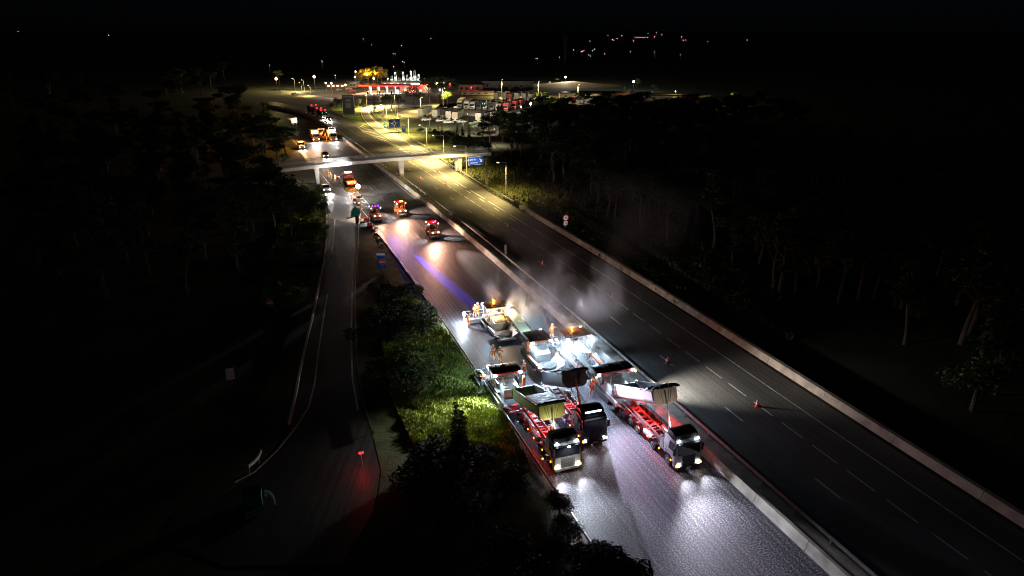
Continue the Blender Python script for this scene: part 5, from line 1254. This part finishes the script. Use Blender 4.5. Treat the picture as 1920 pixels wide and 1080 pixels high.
for u0, u1, v, hh, m_, lb in ((612,650,166,3.2,M_brick,"low brownish building row left of the station"),(645,668,164,3,M_cream,"small pale kiosk building beside the orange trees"),(860,905,172,4,M_brick,"dark building with a red lamp at its roof edge"),(865,925,178,1.6,M_cream,"long low pale roof among the trees"),(905,1000,168,5,M_bedd,"long dark shed behind the lorry rows"),(1050,1170,186,3.2,M_concd,"long grey warehouse behind the far lorry park"),(1215,1330,190,3.0,M_concd,"grey warehouse over the wood at the right"),(810,838,160,3.0,M_cream,"pale low building lit at the back right of the shop")):
    t, L = rect_thing("far_building", u0, u1, v, lb, "building"); small("wall", m_, t, (0,L,0,12,0,hh)); small("roof", M_bedd if m_ is not M_cream else M_concd, t, (-.5,L+.5,-.5,12.5,hh,hh+.5)); 
    for k in range(4): small("window", E_win if (lb.startswith("low") or lb.startswith("pale")) else M_glass, t, (L*(k+.3)/4.5,L*(k+.3)/4.5+1.6,-.06,-.01,hh*.4,hh*.7))
t = thing("lit_mound", at(1072, 160), 0, "sandy lamplit mound on the far car park", "mound"); mb = MB(); V = [(0,0,3.0)]; n = 20
for r_, z_ in ((10,2.0),(26,.4),(40,-.2)):
    for k in range(n): V.append((r_*math.cos(2*PI*k/n), r_*.6*math.sin(2*PI*k/n), z_))
F = [(0,1+k,1+(k+1)%n) for k in range(n)]
for j in range(2):
    for k in range(n): a = 1+j*n+k; b = 1+j*n+(k+1)%n; F.append((a,a+n,b+n,b))
mb.add(V, F); mb.build("sand", mat("sand", (.45,.33,.18), .9, var=.3, scale=.2), t, smooth=True)
t = thing("water_tower", aty(1060, 100, 900), 0, "faint grey tower standing in the dark behind the far car park", "tower"); t.location.z = 0
mb = MB(); mb.tube((0,0,0),(0,0,24),3,2.2,16); mb.build("shaft", M_dsteel, t); mb = MB(); mb.tube((0,0,20),(0,0,30),4,6,20); mb.tube((0,0,30),(0,0,32),6,5.5,20); mb.build("tank", M_dsteel, t)

# ------------------------------------------------------------------ distant town lamps on the hills
pk = [(1140,66,'w'),(1148,74,'w'),(1151,75.5,'p'),(1157,72,'p'),(1166,67,'p'),(1188,76.5,'p'),(1191,69.5,'w'),(1196,69.8,'p'),(1200,70,'p'),(1205,70,'w'),(1209,70,'p'),(1214,70,'w'),(1227,69,'p'),(1241,65,'p'),(1278,69,'p'),(1281,75.5,'w'),(1286,75,'p'),(1106,77,'w'),(1111,95,'w'),(1115,92,'w'),(1107,105,'w'),(1104,103,'w'),(1075,93.5,'w'),(1092,96,'p'),(1095,95,'p'),(1090,97,'p'),(1134,101,'p'),(1182,97,'p'),(1227,97.5,'w'),(1276,103,'p'),(1005,110,'p'),(1008,109.5,'w'),(1049,107,'w'),(1058,102,'w'),(1327,77.5,'w'),(1401,75,'w'),(1231,61.5,'w'),(1215,62.5,'w'),(681,73,'w'),(697,84,'w'),(753,85,'w'),(737,101,'w'),(741,101,'w'),(603,114,'w'),(605,116,'p'),(755,115.5,'p'),(758,116.5,'w'),(808,72,'w'),(628,141,'w'),(629,143,'w'),(34,59,'w'),(204,66,'w'),(505,122,'w'),(738,125,'p')]
def ordw(n):
    a = ["","first","second","third","fourth","fifth","sixth","seventh","eighth","ninth","tenth","eleventh","twelfth","thirteenth","fourteenth","fifteenth","sixteenth","seventeenth","eighteenth","nineteenth"]
    return a[n] if n < 20 else ("twentieth" if n == 20 else "twenty-"+a[n-20] if n < 30 else "thirtieth" if n == 30 else "thirty-"+a[n-30])
words = ["lone","upper","faint","twin","small","dim","tiny","steady","bright","low","hillside","ridge"]
for i, (u, v, c) in enumerate(pk):
    # march the sight line to the hill
    Y = 600; p = None
    while Y < 6000:
        q = aty(u, v, Y); 
        if q.z <= hillz(q.x, q.y)+7: p = q; break
        Y += 25
    if p is None: p = aty(u, v, 3600)
    g = hillz(p.x, p.y)-.2; Y = p.y
    r_ = (.34 if c == 'w' else .5)*Y/1300
    t = thing("town_lamp", (p.x, p.y, g), 0, ("pinkish" if c == 'p' else "white")+" point of town light on the dark hills, "+ordw(sorted([q[0] for q in pk if q[2] == c]).index(u)+1)+" from the left", "street lamp", "distant town lamps, pink" if c == 'p' else "distant town lamps, white")
    hh = max(3, p.z-g); mb = MB(); mb.tube((0,0,0),(0,0,hh),.15,.1,5); mb.build("pole", M_pole, t)
    mb = MB(); mb.ball((0,0,hh), r_, 8); mb.build("lamp_head", E_pink if c == 'p' else E_twht, t)

# ================================================================== TREES
def leaves(rnd, lobes, n, size, flat=.5):
    """thousands of small tilted leaf clumps spread through overlapping lobes"""
    mb = MB(); tot = sum(l[3]*l[3] for l in lobes)
    for (cx, cy, cz, r, sq) in lobes:
        k = int(n*r*r/tot)
        for _ in range(k):
            th = rnd.uniform(0, 2*PI); ph = math.acos(rnd.uniform(-1, 1)); rr = r*(rnd.random()**.35)*rnd.choice((1, 1, .92, 1.12))
            c = Vector((cx+rr*math.sin(ph)*math.cos(th), cy+rr*math.sin(ph)*math.sin(th), cz+rr*math.cos(ph)*sq))
            a = Vector((rnd.gauss(0,1), rnd.gauss(0,1), rnd.gauss(0,flat))).normalized()*size*rnd.uniform(.5,1.4)
            b = Vector((rnd.gauss(0,1), rnd.gauss(0,1), rnd.gauss(0,flat))).normalized()*size*rnd.uniform(.3,.8)
            k0 = len(mb.v); mb.v += [c-a, c-b*.6, c+a, c+b]; mb.f.append((k0, k0+1, k0+2, k0+3))
    return mb
def leafmesh(name, mb, m):
    me = D.meshes.new(name); me.from_pydata([tuple(p) for p in mb.v], [], mb.f); me.materials.append(m); return me
def make_tree(kind, seed, leafm, n=2600, name="pine_tree", cat="pine"):
    rnd = random.Random(seed); t = thing(name, (0, 0, 0), 0, "x", cat)
    tr = MB(); lobes = []
    if kind == "umbrella":
        H_ = 10; lean = rnd.uniform(-.8, .8); pts = [Vector((lean*(k/4)**1.5, rnd.uniform(-.2,.2), H_*.62*k/4)) for k in range(5)]
        for k in range(4): tr.tube(pts[k], pts[k+1], .26-.035*k, .26-.035*(k+1), 8)
        for k in range(7):
            a = 2*PI*k/7+rnd.uniform(-.3,.3); r_ = rnd.uniform(1.4, 3.1); q = pts[4-(k % 2)]+Vector((r_*math.cos(a), r_*math.sin(a), rnd.uniform(1.6,3.0)))
            m_ = pts[4-(k % 2)].lerp(q, .5)+Vector((0,0,-.25)); tr.tube(pts[4-(k % 2)], m_, .12, .08, 6); tr.tube(m_, q, .08, .03, 6)
            lobes.append((q.x, q.y, q.z+.3, rnd.uniform(1.2,1.9), .5))
        lobes.append((lean, 0, H_-.8, 1.9, .5)); size = .3
    elif kind == "tall":
        H_ = 12; pts = [Vector((.5*math.sin(k*.8+seed), .3*math.cos(k*.7), H_*.9*k/6)) for k in range(7)]
        for k in range(6): tr.tube(pts[k], pts[k+1], .25-.035*k, .25-.035*(k+1), 8)
        for k in range(13):
            z = rnd.uniform(4.2, 11.5); a = rnd.uniform(0, 2*PI); i = min(5, int(z/H_/.9*6)); r_ = rnd.uniform(.6, 3.0)*(1.15-z/14)
            q = Vector((pts[i].x+r_*math.cos(a), pts[i].y+r_*math.sin(a), z)); tr.tube(pts[i], q, .08, .03, 5); lobes.append((q.x, q.y, q.z, rnd.uniform(.8,1.5), .55))
        lobes.append((pts[6].x, pts[6].y, 11.6, 1.2, .7)); size = .3
    elif kind == "round":
        tr.tube((0,0,0),(0,0,2.6),.22,.16); 
        for k in range(9):
            a = rnd.uniform(0, 2*PI); r_ = rnd.uniform(.3,1.7); q = Vector((r_*math.cos(a), r_*math.sin(a), rnd.uniform(3.0,5.2))); tr.tube((0,0,2.4), q, .07, .03, 5); lobes.append((q.x,q.y,q.z,rnd.uniform(.9,1.5),.85))
        size = .2
    elif kind == "cypress":
        tr.tube((0,0,0),(0,0,1.5),.15,.12)
        for k in range(9): lobes.append((rnd.uniform(-.08,.08), rnd.uniform(-.08,.08), .8+k*.8, .85*(1-k/10)+.1, 1.3))
        size = .16
    elif kind == "bush":
        for k in range(3): a = k*2.1; tr.tube((0,0,0),(.7*math.cos(a),.7*math.sin(a),1.2),.06,.03,5)
        for k in range(8): lobes.append((rnd.uniform(-1.3,1.3), rnd.uniform(-1.3,1.3), rnd.uniform(.5,1.6), rnd.uniform(.5,1.0), .8))
        size = .16
    tr.build("trunk", M_bark, t)
    me = leafmesh("crown", leaves(rnd, lobes, n, size), leafm); c = D.objects.new("crown", me); COL.objects.link(c); c.parent = t
    return t
PRO = {}
def tree(kind, p, sc, label, name=None, cat=None, group=None, leafm=None, v=None, n=2600, lift=0):
    v = random.randrange(3) if v is None else v
    lm = leafm or M_leaf; key = (kind, v, lm.name, n)
    nm = name or {"umbrella":"pine_tree","tall":"pine_tree","round":"round_tree","cypress":"cypress","bush":"shrub"}[kind]
    ct = cat or {"umbrella":"pine","tall":"pine","round":"tree","cypress":"cypress","bush":"shrub"}[kind]
    rz = random.uniform(0, 6.28); S = (sc*random.uniform(1.0,1.3), sc*random.uniform(1.0,1.3), sc)
    loc = (p[0], p[1], lift)
    if key not in PRO:
        PRO[key] = make_tree(kind, 11+v*7+len(PRO), lm, n, nm, ct); o = PRO[key]; o.location = loc; o.rotation_euler = (0,0,rz); o.scale = S; o["label"] = label
    else:
        o = dup(PRO[key], loc, rz, label, S); o.name = nm; o["category"] = ct
    if group: o["group"] = group
    elif "group" in o: del o["group"]
    return o
# trees singled out in the photograph
for u, v, k, sc, lb in ((1141,410,"umbrella",1.1,"pine with forked pale trunk, first of the lit trunks at the wood edge"),(1153,414,"umbrella",1.0,"slim straight pine right of the forked one"),(1200,426,"umbrella",1.15,"pine with leaning pale trunk in the middle of the lit trunks"),(1216,412,"umbrella",1.0,"pine leaning right behind the middle trunks"),(1234,415,"umbrella",.95,"thin leaning pine right of the middle trunks"),(1251,455-27,"umbrella",1.1,"pine with whitish leaning trunk, last of the first cluster"),(1283,440,"tall",.8,"dark pine with crooked trunk right of the first cluster"),(1250,455,"umbrella",1.0,"wide forked tree leaning right, nearest the wall below the first cluster"),(1375,500,"tall",.8,"thin pine standing alone between the clusters"),(1460,553,"umbrella",1.2,"broad pine whose trunk bends right in the far right wood"),(1448,545,"umbrella",1.0,"thin pine close left of the broad bent one"),(1526,540,"tall",.85,"slim pine behind the broad one"),(1610,565,"umbrella",1.15,"broad dark pine with whitish trunk at right"),(1644,560,"tall",.9,"straight pine at right of the whitish trunk"),(1685,575,"tall",.85,"straight dark pine near the right end of the visible trunks"),(1802,645,"umbrella",1.25,"big pine with reddish trunk at far right"),
    (1075,372,"tall",.9,"pine in the thin blue smoke above the wall"),(1055,330,"umbrella",.9,"pine with bent bare branches behind the smoke")):
    tree(k, at(u, v), sc, lb)
tree("round", at(1822, 770), 1.1, "bushy green broadleaf tree at the far right edge", leafm=M_leaf2, name="broadleaf_tree")
for u, v, k, sc, lb in ((408,292,"tall",1.2,"pine with pale trunk in the left wood, tallest against the dark"),(372,305,"tall",1.1,"pine left of the tallest in the left wood"),(300,320,"tall",1.2,"faint pine with straight pale trunk far left"),(465,292,"umbrella",1.1,"spreading tree with pale bare branches left of the far lorries"),(492,300,"umbrella",1.0,"greyish crown nearest the orange beacon van"),(520,300,"umbrella",.8,"smaller greyish crown beside the left bridge end"),(434,322,"tall",.5,"short tree by the pale stump"),(514,428,"umbrella",1.25,"big dark pine overhanging the left green bank"),(548,455,"umbrella",1.0,"dark pine leaning over the left green bank, closer to the slip road"),(470,440,"tall",1.0,"dark pine behind the big one on the left bank"),(505,360,"umbrella",.8,"dark crown covering the left end of the footbridge"),(380,470,"tall",1.0,"hardly visible pine with pale base in the left wood"),(345,400,"tall",1.1,"hardly visible tall pine in the left wood"),(555,500,"bush",1.6,"round bush on the left green bank")):
    tree(k, at(u, v), sc, lb)
# clipped hedge by the slip road
hd = [(582,370),(581,385),(583,400),(584,416),(585,432),(602,366),(603,380),(604,394),(604,408),(603,422),(602,436),(586,450),(600,452),(583,470),(597,470)]
for i, (u, v) in enumerate(hd):
    tree("bush", at(u, v), .8, "leafy shrub in the "+("inner" if u > 593 else "outer")+" row of the slip road hedge, "+ordw(1+sum(1 for a in hd if (a[0] > 593) == (u > 593) and a[1] < v))+" from the footbridge", group="shrubs of the double hedge beside the slip road", leafm=M_leaf2, n=1400)
# shrubs in the triangle
for u, v, sc, lf, lb in ((785,622,1.35,M_leaf,"largest olive shrub at the upper tip of the lit grass slope"),(758,636,1.3,M_leaf,"large shrub left of the largest one"),(735,600,1.3,M_leafd,"dark shrub behind the large ones"),(768,560,1.2,M_leafd,"dark shrub against the purple asphalt"),(798,592,1.0,M_leafd,"shrub bulging over the asphalt edge"),(745,700,1.4,M_leaf2,"green shrub half lit at the left of the slope"),(770,745,1.2,M_leaf2,"small green shrub lower on the slope"),(790,700,.9,M_leaf2,"low shrub in the middle of the slope"),(700,640,1.5,M_leafd,"dark shrub near the slip road rail"),(720,560,1.3,M_leafd,"dark shrub below the no entry sign"),(905,862,.7,M_leafd,"dark bush right of the pointed conifer"),(880,885,1.0,M_leafd,"broad black bush below the conifer"),(830,868,1.05,M_leafd,"broad black bush left of the conifer"),(800,900,1.3,M_leafd,"black bush at lower left of the conifer"),(962,912,.8,M_leafd,"black bush at the bottom of the lit grass"),(930,925,1.0,M_leafd,"black bush in front of the lit grass bottom"),(860,960,1.5,M_leafd,"black bush near the bottom centre")):
    tree("bush", at(u, v), sc, lb, leafm=lf, n=2400)
tree("cypress", at(858, 872), .86, "pointed dark conifer silhouetted on the lit grass, taller twin", leafm=M_leafd, v=0); tree("cypress", at(868, 880), .8, "pointed dark conifer silhouetted on the lit grass, right twin", leafm=M_leafd, v=1)
# black trees in front, tops only in the picture
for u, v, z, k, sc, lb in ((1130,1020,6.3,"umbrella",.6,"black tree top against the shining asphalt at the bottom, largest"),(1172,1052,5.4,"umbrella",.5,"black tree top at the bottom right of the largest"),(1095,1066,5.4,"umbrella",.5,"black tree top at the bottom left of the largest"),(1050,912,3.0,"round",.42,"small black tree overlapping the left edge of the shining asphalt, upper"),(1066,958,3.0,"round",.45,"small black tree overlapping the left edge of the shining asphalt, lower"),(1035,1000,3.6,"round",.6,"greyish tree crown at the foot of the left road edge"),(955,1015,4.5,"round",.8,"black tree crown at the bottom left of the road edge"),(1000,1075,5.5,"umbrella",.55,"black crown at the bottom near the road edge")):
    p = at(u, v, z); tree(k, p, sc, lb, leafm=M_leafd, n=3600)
# service area trees
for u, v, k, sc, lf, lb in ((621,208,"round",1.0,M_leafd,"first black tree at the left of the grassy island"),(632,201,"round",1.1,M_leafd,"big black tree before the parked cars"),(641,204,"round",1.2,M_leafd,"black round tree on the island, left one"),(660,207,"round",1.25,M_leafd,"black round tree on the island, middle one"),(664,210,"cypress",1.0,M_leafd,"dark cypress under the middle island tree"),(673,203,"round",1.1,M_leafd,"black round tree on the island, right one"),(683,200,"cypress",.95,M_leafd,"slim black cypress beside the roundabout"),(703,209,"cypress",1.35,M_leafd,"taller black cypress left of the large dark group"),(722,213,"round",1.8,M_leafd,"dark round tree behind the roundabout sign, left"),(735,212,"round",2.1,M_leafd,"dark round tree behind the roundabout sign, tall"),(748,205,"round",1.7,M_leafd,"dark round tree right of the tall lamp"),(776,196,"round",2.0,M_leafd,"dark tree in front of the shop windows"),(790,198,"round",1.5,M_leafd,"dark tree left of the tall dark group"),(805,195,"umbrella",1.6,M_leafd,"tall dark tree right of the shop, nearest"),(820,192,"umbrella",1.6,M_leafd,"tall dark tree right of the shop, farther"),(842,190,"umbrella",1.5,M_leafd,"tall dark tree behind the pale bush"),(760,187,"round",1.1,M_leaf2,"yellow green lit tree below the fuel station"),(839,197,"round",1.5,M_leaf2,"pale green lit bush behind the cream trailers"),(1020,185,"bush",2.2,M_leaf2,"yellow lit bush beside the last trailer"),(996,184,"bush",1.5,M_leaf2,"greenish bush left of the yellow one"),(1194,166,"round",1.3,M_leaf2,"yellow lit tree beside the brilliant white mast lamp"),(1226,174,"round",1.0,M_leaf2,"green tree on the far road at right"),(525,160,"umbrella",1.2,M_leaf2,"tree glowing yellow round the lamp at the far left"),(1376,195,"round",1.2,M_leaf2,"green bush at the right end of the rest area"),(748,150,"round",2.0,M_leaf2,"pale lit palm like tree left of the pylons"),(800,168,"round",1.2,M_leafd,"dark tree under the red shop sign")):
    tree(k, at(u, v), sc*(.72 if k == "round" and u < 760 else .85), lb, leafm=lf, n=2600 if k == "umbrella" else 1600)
M_or = mat("orange_lit_foliage", (.3,.25,.06), .8, var=.4, scale=.4)  # orange lamplight put into the leaf colour
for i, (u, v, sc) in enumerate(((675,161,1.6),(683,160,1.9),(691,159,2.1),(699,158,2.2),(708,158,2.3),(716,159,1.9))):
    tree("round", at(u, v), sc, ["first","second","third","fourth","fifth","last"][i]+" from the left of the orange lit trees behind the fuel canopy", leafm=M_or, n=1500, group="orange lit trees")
ORD = ['third of the row','fourth of the row','second of the row','behind the slim lamp post','left of the trailers\' gap','fifth pointed one','sixth pointed one','under the white boulders','under the second trailer group','by the wood corner','darkest at the wood corner','touching the wood','farthest right','front left','front centre','front right','front far right','leftmost by the ramp rail','just above the bridge end','right above the bridge end']
# bank of dark conifers between exit ramp and lorry park
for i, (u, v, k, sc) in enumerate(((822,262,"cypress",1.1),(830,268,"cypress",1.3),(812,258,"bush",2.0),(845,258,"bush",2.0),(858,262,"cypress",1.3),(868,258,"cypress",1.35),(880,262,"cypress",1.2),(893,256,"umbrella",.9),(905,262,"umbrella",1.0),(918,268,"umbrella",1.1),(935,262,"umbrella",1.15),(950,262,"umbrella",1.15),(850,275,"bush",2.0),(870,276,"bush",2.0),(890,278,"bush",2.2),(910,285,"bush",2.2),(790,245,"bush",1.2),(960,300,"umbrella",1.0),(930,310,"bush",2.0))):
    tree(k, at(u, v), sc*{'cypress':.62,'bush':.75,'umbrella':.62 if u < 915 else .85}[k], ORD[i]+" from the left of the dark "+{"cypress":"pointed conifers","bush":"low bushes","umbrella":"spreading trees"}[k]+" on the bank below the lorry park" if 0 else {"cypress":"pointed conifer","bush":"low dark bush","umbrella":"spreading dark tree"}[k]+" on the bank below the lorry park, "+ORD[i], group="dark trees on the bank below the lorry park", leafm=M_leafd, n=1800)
# the woods either side
pts = []
def wood(region, n, lab, grp, kinds, mind=6.0, lf=None, sc=(.85, 1.25)):
    k = 0; tries = 0
    while k < n and tries < n*60:
        tries += 1; p = region()
        if p is None: continue
        if any((p.x-q.x)**2+(p.y-q.y)**2 < mind*mind for q in pts): continue
        pts.append(p); tree(random.choice(kinds), p, random.uniform(*sc), lab, group=grp, leafm=lf); k += 1
def reg_right():
    s_ = random.uniform(-45, 175); d_ = random.uniform(27+max(0, s_-60)*.12, 110); p = R(s_, d_); u, v = proj(p)
    if not (940 < u < 2050 and v > 225): return None
    if v < 262 and u < 1000: return None
    return p
wood(reg_right, 165, "one of the dark pines crowded in the wood right of the motorway", "dark pines in the right wood", ["umbrella","umbrella","tall"], 6)
def reg_right2():
    u = random.uniform(1010, 1500); v = random.uniform(212, 262); return at(u, v)
wood(reg_right2, 40, "one of the black tree tops before the far lorry park", "black tree tops before the far lorry park", ["umbrella"], 8, M_leafd, (.9, 1.1))
def reg_left():
    u = random.uniform(60, 560); v = random.uniform(255, 560); p = at(u, v)
    if u > 470 and v > 330: return None
    if u > 540 and v < 330: return None
    return p
wood(reg_left, 75, "one of the hardly visible dark pines in the wood left of the motorway", "dark pines in the left wood", ["tall","umbrella","tall"], 8)
def reg_far():
    u = random.uniform(-20, 520); v = random.uniform(150, 240); return at(u, v)
wood(reg_far, 25, "one of the black trees at the back of the left wood", "black trees at the back of the left wood", ["umbrella"], 14, M_leafd, (1, 1.4))

# ------------------------------------------------------------------ grass on the verges
def inpoly(x, y, P):
    c = False; j = len(P)-1
    for i in range(len(P)):
        if (P[i][1] > y) != (P[j][1] > y) and x < (P[j][0]-P[i][0])*(y-P[i][1])/(P[j][1]-P[i][1])+P[i][0]: c = not c
        j = i
    return c
def grass(name, poly, n, hgt_, m, seed=1):
    rnd = random.Random(seed); mb = MB(); xs = [p[0] for p in poly]; ys = [p[1] for p in poly]; k = 0
    while k < n:
        u = rnd.uniform(min(xs), max(xs)); v = rnd.uniform(min(ys), max(ys))
        if not inpoly(u, v, poly): continue
        k += 1; p = at(u, v)
        cl = .5+.5*math.sin(p.x*1.3+math.sin(p.y*.9)*2)*math.sin(p.y*1.1+1); h_ = hgt_*(.35+cl)*rnd.uniform(.6,1.4)
        a = rnd.uniform(0, 2*PI); w_ = h_*.28; dx, dy = math.cos(a)*w_, math.sin(a)*w_; lx, ly = rnd.gauss(0,.3)*h_, rnd.gauss(0,.3)*h_
        k0 = len(mb.v); mb.v += [Vector((p.x-dx,p.y-dy,-.02)), Vector((p.x+dx,p.y+dy,-.02)), Vector((p.x+lx+dx*.3,p.y+ly+dy*.3,h_)), Vector((p.x+lx-dx*.3,p.y+ly-dy*.3,h_*.92))]
        mb.f.append((k0,k0+1,k0+2,k0+3))
    me = D.meshes.new(name); me.from_pydata([tuple(p) for p in mb.v], [], mb.f); me.materials.append(m); o = D.objects.new(name, me); COL.objects.link(o); o["kind"] = "stuff"; tag(o, "tufts of short green grass on the verge", "grass"); return o
grass("grass", [(740,545),(800,572),(829,612),(872,672),(908,730),(955,800),(990,868),(900,900),(790,860),(740,760),(715,640)], 52000, .32, M_grasb)  # tufts laid only where the slope is lit, so they shape the light pool
grass("grass", [(520,335),(592,360),(600,410),(596,470),(575,540),(540,560),(500,500),(530,400)], 14000, .4, M_grasb, 2)
grass("grass", [(806,292),(835,304),(900,347),(965,388),(1040,430),(1300,590),(1320,575),(1150,440),(1000,350),(930,300),(860,285)], 16000, .45, mat("dry_grass", (.12,.13,.04), .9, var=.5), 3)
grass("scrub", [(905,300),(1000,345),(1150,430),(1350,560),(1480,640),(1500,600),(1300,440),(1100,330),(960,280)], 20000, .6, mat("dry_scrub", (.07,.07,.035), .95, var=.6, scale=.4), 9)
# wire fence in the scrub at the wood edge
t = thing("wire_fence", R(22, 17), 0, "faint wire fence in the scrub between the concrete wall and the right wood", "fence")
b0 = R(22, 17)
mb = MB(); P = [R(22+2.4*i, 17+.03*i)-b0 for i in range(34)]
for p in P: mb.tube(p, p+Vector((0,0,1.3)), .03, None, 5)
mb.build("fence_posts", M_bark, t)
mb = MB()
for z in (.3,.8,1.3): mb.path([p+Vector((0,0,z)) for p in P], .012, 4)
mb.build("wire", M_dsteel, t)

# ------------------------------------------------------------------ smoke from the hot asphalt
def smoke(name, c, size, dens, seed, color=(.9,.9,.92), nscale=.35, label=None, rz=0, thr=(.42,.72)):
    mb = MB(); mb.ball((0,0,0), 1.0, 20); o = mb.build(name, None or M_glass, None); o.data.materials.clear(); o.location = c; o.scale = size; o.rotation_euler = (0,0,rz)
    m = D.materials.new(name); m.use_nodes = True; n = m.node_tree.nodes; l = m.node_tree.links; n.clear()
    out = n.new("ShaderNodeOutputMaterial"); pv = n.new("ShaderNodeVolumePrincipled"); l.new(pv.outputs[0], out.inputs["Volume"])
    pv.inputs["Color"].default_value = color+(1,); pv.inputs["Anisotropy"].default_value = .1
    tc = n.new("ShaderNodeTexCoord"); no = n.new("ShaderNodeTexNoise"); no.inputs["Scale"].default_value = nscale; no.inputs["Detail"].default_value = 5; no.inputs["Distortion"].default_value = .6
    ge = n.new("ShaderNodeNewGeometry"); mp = n.new("ShaderNodeMapping"); mp.inputs["Location"].default_value = (seed*3.1, seed, 0); mp.inputs["Scale"].default_value = (1,1,.6)
    l.new(ge.outputs["Position"], mp.inputs[0]); l.new(mp.outputs[0], no.inputs["Vector"])
    ln = n.new("ShaderNodeVectorMath"); ln.operation = 'LENGTH'; l.new(tc.outputs["Object"], ln.inputs[0])
    fa = n.new("ShaderNodeMapRange"); fa.inputs["From Min"].default_value = 1.0; fa.inputs["From Max"].default_value = .25; l.new(ln.outputs["Value"], fa.inputs["Value"])
    fr = n.new("ShaderNodeMapRange"); fr.inputs["From Min"].default_value = thr[0]; fr.inputs["From Max"].default_value = thr[1]; l.new(no.outputs[0], fr.inputs["Value"])
    a = n.new("ShaderNodeMath"); a.operation = 'MULTIPLY'; l.new(fa.outputs[0], a.inputs[0]); l.new(fr.outputs[0], a.inputs[1])
    b = n.new("ShaderNodeMath"); b.operation = 'MULTIPLY'; l.new(a.outputs[0], b.inputs[0]); b.inputs[1].default_value = dens; l.new(b.outputs[0], pv.inputs["Density"])
    o.data.materials.append(m); o["kind"] = "stuff"; tag(o, label or "drifting steam over the hot asphalt", "smoke"); return o
if True:
    smoke("smoke", R(-1.2, -12.2, 2.9), (3.6, 2.6, 4.4), 4.0, 1, color=(.84,.9,1), nscale=.5, thr=(.5,.68), label="rolling steam between the far paver and the concrete barrier")
    smoke("smoke", R(1.5, -13.5, 4.0), (5, 4, 5), .7, 7, nscale=.4, thr=(.5,.7), label="wisps of steam above the canopy of the farthest paver")
    smoke("smoke", R(-11.5, -11.5, 2.6), (5.5, 5.5, 2.8), .22, 2, label="bright steam glowing among the middle machines")
    smoke("smoke", R(1, -5.5, 4.5), (10, 7, 5.5), .42, 4, color=(.75,.83,1), thr=(.47,.7), nscale=.2, label="thin veil of steam drifting over the open carriageway")
    smoke("smoke", R(24, 9, 7.5), (22, 12, 8), .05, 5, color=(.75,.8,1), thr=(.45,.7), nscale=.13, label="faint blue steam drifting toward the right wood")
